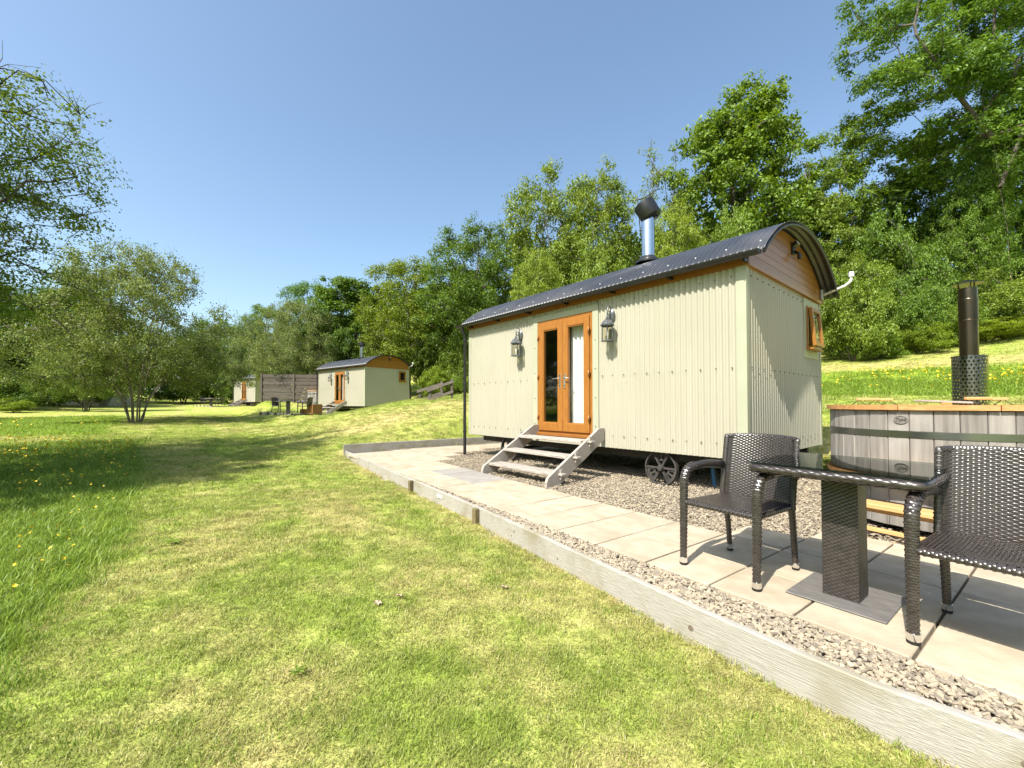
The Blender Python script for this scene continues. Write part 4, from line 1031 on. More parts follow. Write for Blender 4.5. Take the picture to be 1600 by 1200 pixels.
def skeleton(rng, stems, clumps, r_twig=.014, power=2.3, sag=.06):
    """grow limbs from the stems to every clump: each clump hangs on the nearest node that is nearer the root"""
    nodes = []; par = []; cost = []
    for st in stems:
        prev = -1
        for i, p in enumerate(st):
            nodes.append(np.array(p, float)); par.append(prev); cost.append(0 if prev < 0 else cost[prev] + np.linalg.norm(nodes[-1] - nodes[prev])); prev = len(nodes) - 1
    order = np.argsort([min(np.linalg.norm(c - n_) for n_ in nodes) for c in clumps]); tips = {}
    for ci in order:
        c = clumps[ci]; A = np.array(nodes); dist = np.linalg.norm(A - c, axis=1)
        score = dist * 1.0 + .28 * np.array(cost) + np.where(A[:, 2] > c[2] + .4, .8 * (A[:, 2] - c[2]), 0)
        j = int(np.argmin(score)); a = nodes[j]; L_ = dist[j]; k = max(2, int(L_ / .6)); prev = j
        side = rng.normal(size=3) * L_ * .10
        for q in range(1, k + 1):
            t = q / k; p = a + (c - a) * t + side * math.sin(math.pi * t) + np.array([0, 0, sag * L_ * math.sin(math.pi * t)]) + rng.normal(size=3) * .03 * L_ * (q < k)
            nodes.append(p); par.append(prev); cost.append(cost[prev] + np.linalg.norm(p - nodes[prev])); prev = len(nodes) - 1
        tips[ci] = prev
    cnt = np.zeros(len(nodes))
    for ci in tips: cnt[tips[ci]] += 1
    for i in range(len(nodes) - 1, -1, -1):
        if par[i] >= 0: cnt[par[i]] += cnt[i]
    rad = r_twig * np.maximum(cnt, 1) ** (1 / power)
    return np.array(nodes), par, rad
def limb_mesh(nodes, par, rad, sides=6):
    V = []; F = []
    for i, p in enumerate(nodes):
        j = par[i]
        if j < 0: continue
        a, b = nodes[j], p; d = b - a; L_ = np.linalg.norm(d)
        if L_ < 1e-5: continue
        d = d / L_; e = np.array([0, 0, 1.0]) if abs(d[2]) < .9 else np.array([1.0, 0, 0]); x = np.cross(d, e); x /= np.linalg.norm(x); y = np.cross(d, x)
        ra = min(rad[j], rad[i] * 1.35); rb = rad[i]; o = len(V)
        for (c, r_) in ((a - d * ra * .3, ra), (b, rb)):
            for k in range(sides):
                an = 2 * math.pi * k / sides; V.append(c + x * (r_ * math.cos(an)) + y * (r_ * math.sin(an)))
        for k in range(sides): F.append((o + k, o + (k + 1) % sides, o + sides + (k + 1) % sides, o + sides + k))
    return np.array(V), np.array(F)
def in_crown(rng, ells, n_, shell=.5, gap=.0):
    out = []; tries = 0; wts = np.array([e[3] * e[4] * e[5] for e in ells]) ** .8; wts /= wts.sum()
    while len(out) < n_ and tries < n_ * 60:
        tries += 1; e = ells[rng.choice(len(ells), p=wts)]; d = rng.normal(size=3); d /= np.linalg.norm(d); r_ = rng.uniform(shell ** 3, 1) ** (1 / 3)
        p = np.array(e[:3]) + d * r_ * np.array(e[3:6])
        if any(np.linalg.norm((p - np.array(o[:3])) / np.array(o[3:6])) < shell * .8 for o in ells if o is not e): continue
        if gap and out and min(np.linalg.norm(p - q) for q in out) < gap: continue
        out.append(p)
    return np.array(out)
class TreeKind:
    def __init__(s, name, seed, H, stems, ells, n_cl, cl_r, per, leaf, size, bark='bark', shell=.5, up=.55, flat=.7, twig=.014, gap=.25, power=2.3, aspect=.55, extra_twigs=0):
        rng = np.random.default_rng(seed); s.H = H
        cl = in_crown(rng, ells, n_cl, shell, gap)
        nodes, par, rad = skeleton(rng, stems, cl, twig, power)
        radii = cl_r * rng.uniform(.6, 1.25, len(cl)); cnt = per * (radii / cl_r) ** 2 * rng.uniform(.75, 1.2, len(cl))
        V, F = leaves(rng, cl, radii, cnt, size, up, flat, aspect)
        if extra_twigs:      # fine twigs spraying out of each clump
            nn_ = list(nodes); pp = list(par); rr = list(rad); A = np.array(nodes)
            for c, r_ in zip(cl, radii):
                j = int(np.argmin(np.linalg.norm(A - c, axis=1)))
                for _ in range(extra_twigs):
                    d = rng.normal(size=3) + np.array([0, 0, .4]); d /= np.linalg.norm(d); q = j
                    for st in (.5, 1.0): nn_.append(A[j] + d * r_ * st * 1.05 + rng.normal(size=3) * .05); pp.append(q); rr.append(.006 if st < 1 else .003); q = len(nn_) - 1
            nodes, par, rad = np.array(nn_), pp, np.array(rr)
        s.crown = np_mesh('crown', V, F, LEAF[leaf]); LV, LF = limb_mesh(nodes, par, rad); s.trunk = np_mesh('trunk', LV, LF, M[bark], True)
        s.w = max(abs(V[:, 0]).max(), abs(V[:, 1]).max()); s.top = float(np.percentile(V[:, 2], 99.9))
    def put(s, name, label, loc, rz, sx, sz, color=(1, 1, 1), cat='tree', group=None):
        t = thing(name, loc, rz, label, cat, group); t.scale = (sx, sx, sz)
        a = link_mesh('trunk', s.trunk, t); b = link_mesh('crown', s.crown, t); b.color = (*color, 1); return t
def stem(*pts, k=5, seed=0):
    rg = np.random.default_rng(seed); P_ = [np.array(p, float) for p in pts]; out = [P_[0]]
    for a, b in zip(P_, P_[1:]):
        for i in range(1, k + 1): out.append(a + (b - a) * i / k + (rg.normal(size=3) * .03 * np.linalg.norm(b - a) / k * (i < k)))
    return out
KIND = {}
KIND['oak'] = TreeKind('oak', 1, 12, [stem((0, 0, -.5), (.1, 0, 3), (0, .2, 6), (.2, .1, 9))], [(0, 0, 7, 4.3, 4.3, 4.2), (-2, .5, 5, 3, 3, 2.6), (2.2, -.6, 5.2, 3, 3, 2.6), (.3, 0, 9.6, 2.6, 2.6, 2.4)], 270, .85, 290, 'green', .145, shell=.4)
KIND['sycamore'] = TreeKind('sycamore', 2, 13, [stem((0, 0, -.5), (0, .1, 4), (.2, 0, 8), (.1, .2, 11))], [(0, 0, 7.5, 3.4, 3.4, 4.8), (-1.6, -.6, 5, 2.4, 2.4, 3), (1.5, .8, 9, 2.1, 2.1, 3), (-.9, 0, 10.2, 1.9, 1.9, 2.4)], 240, .78, 290, 'green', .155, aspect=.75, shell=.4)
KIND['lobed'] = TreeKind('lobed', 3, 11, [stem((0, 0, -.5), (-.2, 0, 3), (-1.6, 0, 6), (-2.3, 0, 8.5)), stem((-.2, 0, 2.5), (1.2, 0, 5.5), (2, 0, 8.6))], [(-1.9, 0, 7.3, 2.6, 2.7, 2.9), (1.8, .3, 7.6, 3.0, 2.9, 3.1), (0, 0, 4.6, 4.1, 3.6, 2.4)], 250, .78, 280, 'bright', .145, shell=.4)
KIND['sparse'] = TreeKind('sparse', 4, 11, [stem((0, 0, -.5), (0, 0, 4), (.3, 0, 8), (.2, 0, 10.4)), stem((0, 0, 3), (-1, .3, 6.5), (-1.4, .3, 9)), stem((0, 0, 3.4), (1.2, -.3, 6.6), (1.5, -.2, 8.8))], [(0, 0, 7.4, 2.6, 2.6, 3.6), (.2, 0, 4, 2.2, 2.2, 2)], 70, .8, 110, 'bright', .14, extra_twigs=6, twig=.018)
KIND['ash'] = TreeKind('ash', 5, 13, [stem((0, 0, -.5), (.1, 0, 5), (-.3, 0, 9), (0, 0, 12)), stem((.5, .4, -.5), (1.2, .3, 4.5), (1.9, .4, 9)), stem((-.6, .2, -.5), (-1.2, .2, 4.5), (-2.0, 0, 8.4))], [(0, 0, 9.2, 3.6, 3.2, 3.6), (-2.2, 0, 7.4, 2.2, 2.2, 2.2), (2.3, .2, 7.4, 2.2, 2.2, 2.4), (0, 0, 4.4, 3.2, 2.8, 1.7)], 150, .8, 360, 'ash', .18, up=.8, flat=.5, aspect=.42, bark='barkl')
KIND['bush'] = TreeKind('bush', 6, 3, [stem((0, 0, -.3), (.1, 0, .8), (.2, .1, 1.6)), stem((.1, 0, -.3), (-.6, .2, .8), (-.9, .2, 1.5)), stem((0, .1, -.3), (.7, -.2, .9), (1.0, -.2, 1.4))], [(0, 0, 1.5, 1.7, 1.5, 1.4), (-.9, .2, 1.0, 1.1, 1.1, .95), (1.0, -.2, 1.05, 1.1, 1.1, .95)], 100, .45, 430, 'green', .068, twig=.008, gap=.14, aspect=.7, shell=.35)
KIND['willow'] = TreeKind('willow', 7, 8.5, [stem((.16 * math.cos(a), .16 * math.sin(a), -.3), (.5 * math.cos(a) * l, .5 * math.sin(a) * l, 1.1), (1.5 * math.cos(a) * l, 1.5 * math.sin(a) * l, 2.8), (2.7 * math.cos(a) * l, 2.7 * math.sin(a) * l, 5.2 - .6 * l), seed=int(a * 9)) for a, l in ((.2, 1.25), (.8, .6), (1.5, .9), (2.2, .5), (2.8, 1.1), (3.4, 1.3), (4.1, .7), (4.7, 1.0), (5.3, .4), (5.8, .9))], [(0, 0, 4.7, 4.5, 4.5, 3.3), (-2.8, 0, 2.9, 2.7, 2.7, 1.6), (2.8, 0, 3.0, 2.7, 2.7, 1.6), (0, -2.6, 2.9, 2.6, 2.6, 1.5), (.2, 0, 6.7, 2.9, 2.9, 1.7)], 430, .66, 270, 'olive', .10, bark='barkl', shell=.3, gap=.2, twig=.011, power=2.6, extra_twigs=2, up=.3, flat=.85)
def mk(kind, name, x, z_, top, wpx, label, color=(1, 1, 1), rz=None, cat='tree', group=None, ground=None):
    """x: bearing as a column of a 1600 wide view, z_: metres ahead, top: row of the crown's top, wpx: crown width in columns -> metric size"""
    K = KIND[kind]; X = px(x, z_); g_ = gz(X, z_) if ground is None else ground
    sz = (1.1 + (631 - top) * z_ / 653 - g_) / K.top; sx = (wpx * z_ / 653) / (2 * K.w) * 1.12
    return K.put(name, label, (X, z_, g_), random.uniform(0, 6.28) if rz is None else rz, sx, sz, color, cat, group)
WOOD = 'trees of the wooded hillside'
W_ = (1, 1, 1)
mk('sycamore', 'sycamore_tree', 1155, 26, 145, 235, 'tall full green tree standing highest behind the roof of the nearest hut', (.95, 1.0, .9), rz=2.2, group=WOOD)
mk('sparse', 'slender_tree', 1028, 28, 222, 120, 'thin open-branched tree beside the stove flue of the nearest hut', (1.0, 1.0, 1.1), group=WOOD)
mk('lobed', 'double_crowned_tree', 895, 27, 252, 235, 'two-lobed bright green tree left of the stove flue', (1, 1, 1), rz=.35, group=WOOD)
mk('oak', 'dark_oak', 745, 28, 350, 215, 'dense dark green tree above the left end of the nearest roof', (.72, .8, .8), rz=1.0, group=WOOD)
mk('oak', 'yellow_green_tree', 640, 31, 405, 195, 'yellowish green tree right above the middle hut', (1.15, 1.05, .9), rz=2.5, group=WOOD)
mk('sycamore', 'round_dark_tree', 552, 36, 434, 165, 'dark rounded tree behind the roof of the middle hut', (.75, .85, .9), rz=.4, group=WOOD)
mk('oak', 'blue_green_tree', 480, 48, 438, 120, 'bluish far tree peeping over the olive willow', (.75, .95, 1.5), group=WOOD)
mk('willow', 'olive_willow', 462, 33, 470, 185, 'olive grey willow spreading behind the slatted fence', (.95, .95, 1.0), rz=1.2, group=WOOD)
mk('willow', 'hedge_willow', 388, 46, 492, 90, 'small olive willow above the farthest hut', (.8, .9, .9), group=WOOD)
mk('oak', 'far_green_tree', 415, 56, 478, 110, 'far green tree between spreading tree and olive willow', (.85, .95, .9), group=WOOD)
mk('ash', 'ash_tree', 1358, 25, 180, 215, 'airy ash tree with several pale trunks right of the nearest hut gable', (1.1, 1.05, .9), rz=.2, group=WOOD)
mk('lobed', 'leaning_ash', 1475, 24, 235, 190, 'leafy tree filling the gap below the giant ash branches', (.62, .78, .8), rz=1.8, group=WOOD)
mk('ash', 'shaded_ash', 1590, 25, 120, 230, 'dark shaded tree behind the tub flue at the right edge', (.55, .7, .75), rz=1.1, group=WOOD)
for a in (('lobed', 'light_green_sapling', 832, 22, 398, 130, 'light green young tree just over the roof left of centre', (1.15, 1.12, 1)), ('bush', 'light_green_sapling', 935, 22, 372, 120, 'light green bushy growth over the roof below the two-lobed tree', (1.2, 1.15, .9)),
          ('lobed', 'light_green_sapling', 1062, 22, 326, 130, 'bright young tree just right of the stove cowl', (1.2, 1.15, .9)), ('bush', 'light_green_sapling', 1140, 21.5, 322, 120, 'bright bush above the roof under the tallest tree', (1.1, 1.1, .9)),
          ('oak', 'wood_edge_tree', 690, 30, 470, 90, 'mid green tree between middle hut and nearest hut', (.95, 1, .9)), ('bush', 'wood_edge_bush', 602, 33, 500, 95, 'rounded bush right behind the middle hut roof', (1.1, 1.0, .9)),
          ('bush', 'wood_edge_bush', 672, 31, 498, 105, 'pale leafy bush right of the middle hut end wall', (1.15, 1.1, 1.2)), ('bush', 'wood_edge_bush', 722, 28, 515, 90, 'leafy bush touching the downpipe of the nearest hut', (1.1, 1.1, 1.0)),
          ('bush', 'wood_edge_bush', 695, 28.5, 560, 80, 'low bright bush behind the post and rail handrails', (1.3, 1.25, .8)), ('bush', 'wood_edge_bush', 540, 33, 515, 80, 'dark bush behind the flue of the middle hut', (.7, .8, .8)),
          ('sycamore', 'wood_edge_tree', 1300, 23, 300, 110, 'green tree right against the gable arch of the nearest hut', (1.05, 1.0, .9)), ('bush', 'maple_bush', 1335, 20, 400, 130, 'large pale-leaved bush beside the end window of the nearest hut', (1.25, 1.2, 1.1)),
          ('bush', 'maple_bush', 1420, 20.5, 430, 120, 'dark leafy bush left of the tub flue', (.85, .95, .9)), ('bush', 'maple_bush', 1480, 20, 460, 110, 'leafy bush directly behind the tub flue', (1.0, 1.05, .9)), ('bush', 'maple_bush', 1570, 20, 415, 140, 'pale leafy bush at the right edge above the meadow', (1.2, 1.15, 1.1)),
          ('bush', 'bramble', 1440, 19.3, 500, 90, 'low bramble left of the tub flue at the meadow edge', (1.25, 1.2, .8)), ('bush', 'bramble', 1545, 19.2, 497, 120, 'bright low bramble right of the tub flue', (1.4, 1.25, .8)), ('bush', 'bramble', 1610, 19.4, 490, 100, 'bright low bramble cut by the right picture edge', (1.4, 1.25, .8)), ('bush', 'bramble', 1375, 19.3, 520, 70, 'small low bramble below the pale-leaved bush', (1.0, 1.1, .8)),
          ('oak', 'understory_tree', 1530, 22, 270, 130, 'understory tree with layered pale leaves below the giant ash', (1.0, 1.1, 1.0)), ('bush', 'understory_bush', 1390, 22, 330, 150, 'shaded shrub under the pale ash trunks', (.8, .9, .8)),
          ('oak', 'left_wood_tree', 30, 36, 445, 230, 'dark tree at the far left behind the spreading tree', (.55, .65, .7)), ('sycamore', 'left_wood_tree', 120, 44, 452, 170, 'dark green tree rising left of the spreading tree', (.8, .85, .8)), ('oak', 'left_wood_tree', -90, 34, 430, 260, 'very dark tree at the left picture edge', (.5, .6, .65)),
          ('oak', 'left_wood_tree', 330, 52, 500, 120, 'green tree showing right of the spreading tree', (.8, .9, .85)), ('bush', 'left_wood_bush', 40, 31, 560, 150, 'dark shrub mass low at the far left', (.5, .6, .6)), ('bush', 'left_wood_bush', 130, 38, 545, 130, 'pale green shrub left of the tent', (1.0, 1.05, .9)), ('bush', 'left_wood_bush', 285, 50, 575, 110, 'dark hedge shrub left of the farthest hut', (.6, .7, .7)), ('bush', 'left_wood_bush', 350, 50, 560, 100, 'dark hedge shrub behind the farthest hut', (.55, .65, .65)),
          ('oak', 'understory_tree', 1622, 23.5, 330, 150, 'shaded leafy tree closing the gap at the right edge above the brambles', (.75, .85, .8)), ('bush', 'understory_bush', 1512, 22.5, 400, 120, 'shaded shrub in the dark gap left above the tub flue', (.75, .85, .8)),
          ('bush', 'nettle_clump', 20, 27, 622, 60, 'bright nettle clump at the far left meadow edge', (1.3, 1.25, .9))):
    mk(*a[:6], a[6], a[7], group=WOOD)
# the multi-stemmed tree on the lawn, and its smaller neighbour before the tent
KIND['willow'].put('multi_stemmed_tree', 'wide multi-stemmed olive tree standing alone on the lawn', (px(212, 20.3), 20.3, gz(px(212, 20.3), 20.3)), 4.2, .88, 1.03, (1.0, 1.0, 1.0), 'tree')
KIND['willow'].put('multi_stemmed_tree', 'smaller dark-stemmed tree in front of the pale tent', (px(135, 30), 30, gz(px(135, 30), 30)), 1.0, .55, .70, (.85, 1.05, .7), 'tree')
# big ash at the right, trunk leaning left
big = TreeKind('giant', 11, 21, [stem((0, 0, -.5), (-.3, 0, 5), (-1.0, 0, 10), (-2.6, -.2, 14.5), (-3.6, -.2, 18)), stem((-.6, 0, 7), (1.5, .4, 11), (3.2, .5, 16)), stem((-1.0, 0, 9.5), (-3.2, -.4, 11.5), (-5.2, -.6, 14))], [(-3.6, 0, 15.6, 3.9, 3.5, 4.4), (2.4, 0, 14.5, 4.6, 4, 5.4), (-4.6, -.5, 12.2, 2.4, 2.3, 1.8), (0, 0, 9.5, 4.2, 3.6, 2.6), (.5, 0, 18.5, 4.5, 4, 3)], 290, .95, 340, 'ash', .19, up=.75, flat=.5, aspect=.42, shell=.35)
bx = px(1590, 20.5); big.put('giant_ash', 'giant ash with drooping leaf sprays towering over the right edge', (bx, 20.5, gz(bx, 20.5)), 0, 1.0, 1.02, (.95, 1.0, .95), 'tree')
# tree outside the left edge, its sprays hang into the picture
left = TreeKind('left', 12, 11, [stem((0, 0, -.5), (0, .2, 3), (.6, .3, 6), (.8, .3, 9.6)), stem((0, .1, 2.2), (2.0, .6, 4.2), (3.8, 1.2, 5.4)), stem((.2, .2, 3.6), (2.2, 1, 6.4), (3.7, 1.4, 8.2))], [(0, 0, 6.8, 3.8, 3.8, 3.4), (2.4, 1.2, 6.4, 2.5, 2.6, 3.0), (2.2, 1.2, 4.2, 2.4, 2.4, 1.0)], 380, .58, 300, 'green', .068, extra_twigs=5, gap=.2, up=.4, flat=.7, twig=.010, shell=.2)
left.put('overhanging_tree', 'tree hanging leafy sprays in from the left picture edge', (-12.4, 6.2, gz(-12.4, 6.2)), 0, .92, .88, (1.0, 1.0, 1.05), 'tree')
KIND['oak'].put('lawn_tree', 'tree standing outside the left picture edge whose shade crosses the meadow', (-9.7, 3.9, gz(-9.7, 3.9)), 1.0, .58, .62, (.8, .85, .8), 'tree')
OUT = 'trees beyond the left picture edge'
for X, Y, sx_, sz_, rz_, lab in ((-27, 4, 1.2, 1.0, .5, 'tree out of view to the left mirrored in the door glass'), (-25, -5, 1.1, .95, 2.0, 'tree out of view behind left of the camera'), (-33, 12, 1.25, 1.1, 3.0, 'tree out of view beyond the meadow on the left')):
    KIND['oak'].put('lawn_tree', lab, (X, Y, gz(X, Y) - .8), rz_, sx_, sz_, (.8, .85, .8), 'tree', OUT)
# bare twiggy sapling beside the tall tree
rng = np.random.default_rng(5)
cl = in_crown(rng, [(0, 0, 7.5, 1.4, 1.4, 3.6)], 45, .1, .2); nd, pr, rd = skeleton(rng, [stem((0, 0, 0), (0, 0, 4), (.2, 0, 8))], cl, .016, 2.6, .1)
bs = thing('bare_sapling', (px(1258, 24), 24, gz(px(1258, 24), 24)), 0, 'bare twiggy sapling between the tallest tree and the ash', 'tree', WOOD); bs.scale = (.75, .75, 1.12); LV, LF = limb_mesh(nd, pr, rd, 5); link_mesh('trunk', np_mesh('trunk', LV, LF, M['barkl'], True), bs)
# the wood behind, a mass that nobody could count
rng = np.random.default_rng(9); cs = []; rs = []; cn = []
for _ in range(1500):
    u = rng.uniform(-25, 80); v = rng.uniform(21, 44) if u > 14 else rng.uniform(27, 44); X = -.6476 * u + .762 * v; Y = .762 * u + .6476 * v
    if Y < 22 or (Y < 38 and u > 14 and v < 23): continue
    top = 12.0 if u > 10 else (6.5 if u > 4 else 12.5)
    hgt = top * rng.uniform(.03, 1) ** .75 * (.8 + .35 * float(vnoise(u * .22, v * .22, 77))); cs.append(np.array([X, Y, gz(X, Y) + hgt])); rs.append(rng.uniform(1.0, 1.9)); cn.append(130)
for _ in range(420):
    X = rng.uniform(-75, -18); Y = rng.uniform(48, 78); cs.append(np.array([X, Y, gz(X, Y) + 9.0 * rng.uniform(.02, 1)])); rs.append(rng.uniform(1.4, 2.6)); cn.append(120)
for _ in range(900):     # unseen trees added behind the viewer to block low sky light
    a = rng.uniform(R(105), R(285)); r_ = rng.uniform(30, 46); X = r_ * math.sin(a); Y = r_ * math.cos(a); cs.append(np.array([X, Y, gz(X, Y) + 14 * rng.uniform(.02, 1) ** .8])); rs.append(rng.uniform(1.6, 2.8)); cn.append(110)
V, F = leaves(rng, cs, rs, cn, .34, .5, .75, .7); wd = link_mesh('distant_wood', np_mesh('distant_wood', V, F, LEAF['green'])); wd.color = (.75, .82, .8, 1); tag(wd, 'dark mass of woodland behind the nearer trees, plus unseen trees added behind the camera', 'wood', kind='stuff')

# ------------------------------------------------------------------ grass, flowers, gravel
rng = np.random.default_rng(3)
def tuft(n_, h0, h1, spread, wid, seed, lean=.6):
    rg = np.random.default_rng(seed); m = MB()
    for _ in range(n_):
        a = rg.uniform(0, 6.283); d = spread * math.sqrt(rg.uniform(0, 1)); b = Vector((d * math.cos(a), d * math.sin(a), -.004)); h = rg.uniform(h0, h1)
        la = rg.uniform(0, 6.283); l_ = h * rg.uniform(.15, 1.0) * lean; dv = Vector((math.cos(la), math.sin(la), 0)); sd = Vector((-dv.y, dv.x, 0)) * wid * rg.uniform(.6, 1.2)
        mid = b + dv * l_ * .35 + Vector((0, 0, h * .6)); tip = b + dv * l_ + Vector((0, 0, h * rg.uniform(.75, 1)))
        m.add([b - sd, b + sd, mid + sd * .7, mid - sd * .7, tip], [(0, 1, 2, 3), (3, 2, 4)])
    return m.mesh('tuft', M['blade'])
short = [tuft(40, .008, .024, .055, .0017, k, 1.7) for k in range(4)]; tall = [tuft(40, .025, .080, .075, .0019, 20 + k, 1.1) for k in range(3)]
# tufts in view, thinner with distance
pts = []
def sample(r0, r1, dens, a0=-66, a1=66):
    n_ = int(dens * (r1 * r1 - r0 * r0) * R(a1 - a0) / 2); r_ = np.sqrt(rng.uniform(r0 * r0, r1 * r1, n_)); a = rng.uniform(R(a0), R(a1), n_)
    return np.stack([r_ * np.sin(a), r_ * np.cos(a)], 1)
bands = [(.6, 2.2, 1100, 1.0), (2.2, 4, 620, 1.15), (4, 7, 300, 1.5), (7, 12, 110, 2.1), (12, 20, 45, 2.9), (20, 34, 16, 3.8)]
PX, SC = [], []
for r0, r1, dn, sc in bands:
    q = sample(r0, r1, dn); PX.append(q); SC.append(np.full(len(q), sc))
PX = np.concatenate(PX); SC = np.concatenate(SC)
u_, v_ = to_uv(PX[:, 0], PX[:, 1])
ok = ~in_patio(PX[:, 0], PX[:, 1], .02) & (v_ < 30)
for H in (HUT2, HUT3):
    c, s_ = math.cos(H[1]), math.sin(H[1]); dx, dy = PX[:, 0] - H[0][0], PX[:, 1] - H[0][1]; lx_, ly_ = c * dx + s_ * dy, -s_ * dx + c * dy
    ok &= ~((lx_ > -7.1) & (lx_ < .1) & (ly_ > -3.7) & (ly_ < 3.1))
PX, SC = PX[ok], SC[ok]
lg = long_grass(PX[:, 0] + rng.normal(0, .10, len(PX)), PX[:, 1] + rng.normal(0, .10, len(PX))); dr = dryness(PX[:, 0], PX[:, 1]); zz = terrain(PX[:, 0], PX[:, 1])
fade = np.where(lg > .5, .45 + .55 * np.minimum(1, SC / 2.5), 1.0)
n_ = len(PX); idx = np.where(lg > .5, 4 + rng.integers(0, 3, n_), rng.integers(0, 4, n_))
s0 = SC * rng.uniform(.7, 1.3, n_); hs = np.where(lg > .5, np.minimum(s0, 1.5), np.minimum(s0, 2.0)) * (1 - .35 * dr)
rank = (rng.uniform(0, 1, n_) < .07) & (lg < .5); hs = np.where(rank, hs * rng.uniform(1.3, 2.4, n_), hs); dr = np.where(rank, 0, dr); lg = np.where(rank, .6, lg)
scl = np.stack([s0, s0, hs], 1); rot = np.stack([rng.normal(0, .12, n_), rng.normal(0, .12, n_), rng.uniform(0, 6.283, n_)], 1)
dr = np.clip(dr + rng.normal(0, .16, n_) * (1 - lg), 0, 1)
go = scatter('grass', np.stack([PX[:, 0], PX[:, 1], zz], 1), rot, scl, idx, short + tall, dict(dry=dr, long=lg))
tag(go, 'short dry lawn grass and longer green meadow grass', 'grass', kind='stuff')
print('tufts', n_)
# buttercups
fm = MB()
for k in range(5):
    a = k * 2 * math.pi / 5; fm.add([(0, 0, 0), (.010 * math.cos(a - .6), .010 * math.sin(a - .6), .004), (.017 * math.cos(a), .017 * math.sin(a), .007), (.010 * math.cos(a + .6), .010 * math.sin(a + .6), .004)], [(0, 1, 2, 3)])
fl0 = fm.mesh('flower', M['flower'])
q1 = sample(2.0, 16, 30, -62, -30); q2 = sample(11, 27, 26, 30, 62); q3 = sample(13, 30, 4, -62, -38); FPX = np.concatenate([q1, q2, q3])
cl = vnoise(FPX[:, 0] * .8, FPX[:, 1] * .8, 51) * .6 + vnoise(FPX[:, 0] * 2.5, FPX[:, 1] * 2.5, 52) * .4
FPX = FPX[(long_grass(FPX[:, 0], FPX[:, 1]) > .5) & (cl > .50)]; n_ = len(FPX); fr_ = np.hypot(FPX[:, 0], FPX[:, 1])
hz_ = terrain(FPX[:, 0], FPX[:, 1]) + rng.uniform(.10, .24, n_) * np.clip(fr_ / 5, .8, 1.5); sc = np.clip(fr_ / 9, .8, 2.4) * rng.uniform(.7, 1.2, n_)
bo_ = scatter('buttercups', np.stack([FPX[:, 0], FPX[:, 1], hz_], 1), np.stack([rng.normal(0, .5, n_), rng.normal(0, .5, n_), rng.uniform(0, 6, n_)], 1), np.stack([sc] * 3, 1), np.zeros(n_, int), [fl0], {})
tag(bo_, 'yellow buttercups dotted through the long grass', 'flowers', kind='stuff'); print('flowers', n_)
# gravel
def stone(seed):
    rg = np.random.default_rng(seed); m = MB(); k = 7; an = np.sort(rg.uniform(0, 6.283, k)); r_ = rg.uniform(.6, 1.0, k)
    ring = [(r_[i] * math.cos(an[i]), r_[i] * math.sin(an[i]) * .72) for i in range(k)]; h = rg.uniform(.16, .30)
    m.add([(x * .82, y * .82, -h) for x, y in ring] + [(x, y, rg.uniform(-.06, .06)) for x, y in ring] + [(x * .78, y * .78, h * rg.uniform(.7, 1)) for x, y in ring], [tuple(range(k - 1, -1, -1)), tuple(range(2 * k, 3 * k))] + [(j * k + i, j * k + (i + 1) % k, (j + 1) * k + (i + 1) % k, (j + 1) * k + i) for j in range(2) for i in range(k)])
    return m.mesh('stone', STONE)
STONE, n, l, b = new_mat('slate_chipping'); b.inputs['Roughness'].default_value = .85
oi = n.new('ShaderNodeObjectInfo'); cr = n.new('ShaderNodeValToRGB'); els = cr.color_ramp.elements
els[0].position = 0; els[0].color = (.20, .168, .128, 1); els[1].position = 1; els[1].color = (.43, .36, .255, 1)
for p_, c_ in ((.2, (.235, .20, .155)), (.5, (.355, .295, .21)), (.7, (.295, .25, .185)), (.85, (.40, .33, .23))): e = els.new(p_); e.color = (*c_, 1)
l.new(oi.outputs['Random'], cr.inputs[0]); l.new(cr.outputs[0], b.inputs['Base Color'])
ST = [stone(k) for k in range(8)]
def gravel_pts(n_, s0, s1, n0, n1):
    s_ = rng.uniform(s0, s1, n_); nn_ = rng.uniform(n0, n1, n_); keep = np.ones(n_, bool)
    for a0, a1, b0, b1 in paved: keep &= ~((s_ > a0 - .0) & (s_ < a1 + .0) & (nn_ > b0 + .0) & (nn_ < b1 - .0))
    keep &= (nn_ > front_n(s_) + .045) & (s_ < 9.96)
    return s_[keep], nn_[keep]
A = [gravel_pts(15000, -1.2, 4.0, 2.1, 2.55), gravel_pts(9000, 4.0, 9.96, 2.2, 2.55), gravel_pts(34000, -.6, 5.0, 3.5, 6.0), gravel_pts(14000, 5.0, 9.96, 3.5, 7.0), gravel_pts(5000, -1.5, 4, 6.0, 8.0)]
szs = np.concatenate([np.full(len(a[0]), q) for a, q in zip(A, (.018, .018, .015, .018, .03))])
s_ = np.concatenate([a[0] for a in A]); nn_ = np.concatenate([a[1] for a in A]); n_ = len(s_)
sc = szs * rng.uniform(.55, 1.35, n_)
zs = np.where(nn_ < 2.6, -.026, -.024) + rng.uniform(0, .022, n_)
gp = np.stack([-.587 * s_ + .81 * nn_, .81 * s_ + .587 * nn_, zs], 1)
gr = scatter('gravel', gp, np.stack([rng.normal(0, .35, n_), rng.normal(0, .35, n_), rng.uniform(0, 6.28, n_)], 1), np.stack([sc * rng.uniform(.8, 1.4, n_), sc, sc], 1), rng.integers(0, 8, n_), ST, {})
tag(gr, 'loose tan and grey slate chippings', 'gravel', kind='stuff'); print('stones', n_)
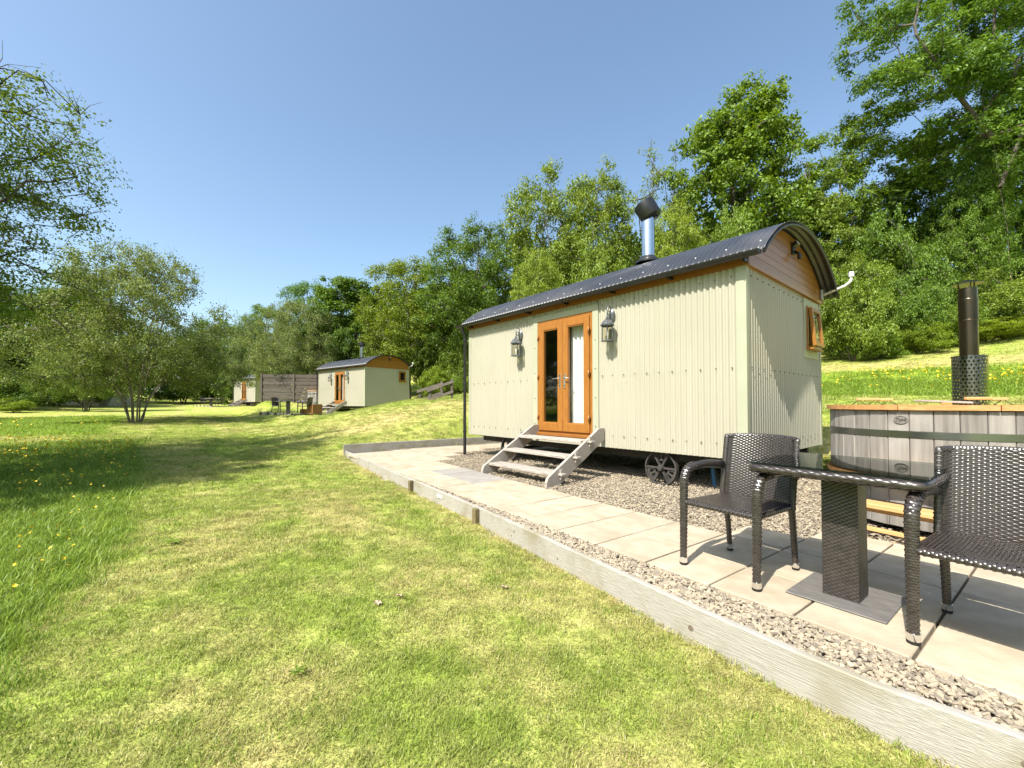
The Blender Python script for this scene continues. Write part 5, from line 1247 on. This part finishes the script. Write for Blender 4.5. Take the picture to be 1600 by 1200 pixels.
# a few broad-leaved weeds in the mown lawn
def weed(X, Y, s_, label):
    o = thing('dandelion', (X, Y, gz(X, Y)), random.uniform(0, 6), label, 'weed')
    for k in range(7):
        a = k * .9 + random.uniform(-.2, .2); L_ = s_ * random.uniform(.7, 1.1); m = MB(); ps = []
        for i in range(6):
            t = i / 5; w_ = .17 * L_ * math.sin(math.pi * min(1, t * .9 + .08)) * (1 if i % 2 else .6); ps.append((L_ * t, w_, .01 + .35 * L_ * t * (1.1 - t) + .02))
        m.add([(x, y, z) for x, y, z in ps] + [(x, 0, z - .006) for x, y, z in ps] + [(x, -y, z) for x, y, z in ps], [(i, i + 1, 6 + i + 1, 6 + i) for i in range(5)] + [(6 + i, 6 + i + 1, 12 + i + 1, 12 + i) for i in range(5)])
        m.xform(Matrix.Rotation(a, 4, 'Z')).build('leaf', LEAF['green'], o, True)
weed(px(272, 3.72), 3.72, .11, 'dark green dandelion rosette alone on the mown lawn'); weed(px(105, 3.9), 3.9, .15, 'broad-leaved dock in the long meadow grass'); weed(px(470, 1.95), 1.95, .05, 'small dandelion rosette in the dry foreground lawn')
# dead leaves lying on the lawn
lf = MB(); ps = [(.035 * math.cos(a) * (1 if k % 2 == 0 else .55), .03 * math.sin(a) * (1 if k % 2 == 0 else .55), .004 + .006 * (k % 2)) for k, a in enumerate(np.linspace(0, 2 * math.pi, 10, endpoint=False))]
lf.add([(0, 0, .0)] + ps, [(0, 1 + k, 1 + (k + 1) % 10) for k in range(10)]); lfm = lf.mesh('fallen_leaf', pmat('dead_leaf', (0.34, 0.23, 0.15), (0.48, 0.36, 0.26), scale=30, rough=.8))
for x, z_, lab in ((592, 2.62, 'pale dead leaf lying on the lawn in front of the edging board'), (788, 2.85, 'brown dead leaf close to the long edging board'), (625, 2.72, 'dark curled leaf just right of the pale dead leaf')):
    X = px(x, z_); o = link_mesh('fallen_leaf', lfm, None, (X, z_, gz(X, z_) + .02), x * 1.0); o.rotation_euler.x = .25; tag(o, lab, 'leaf')
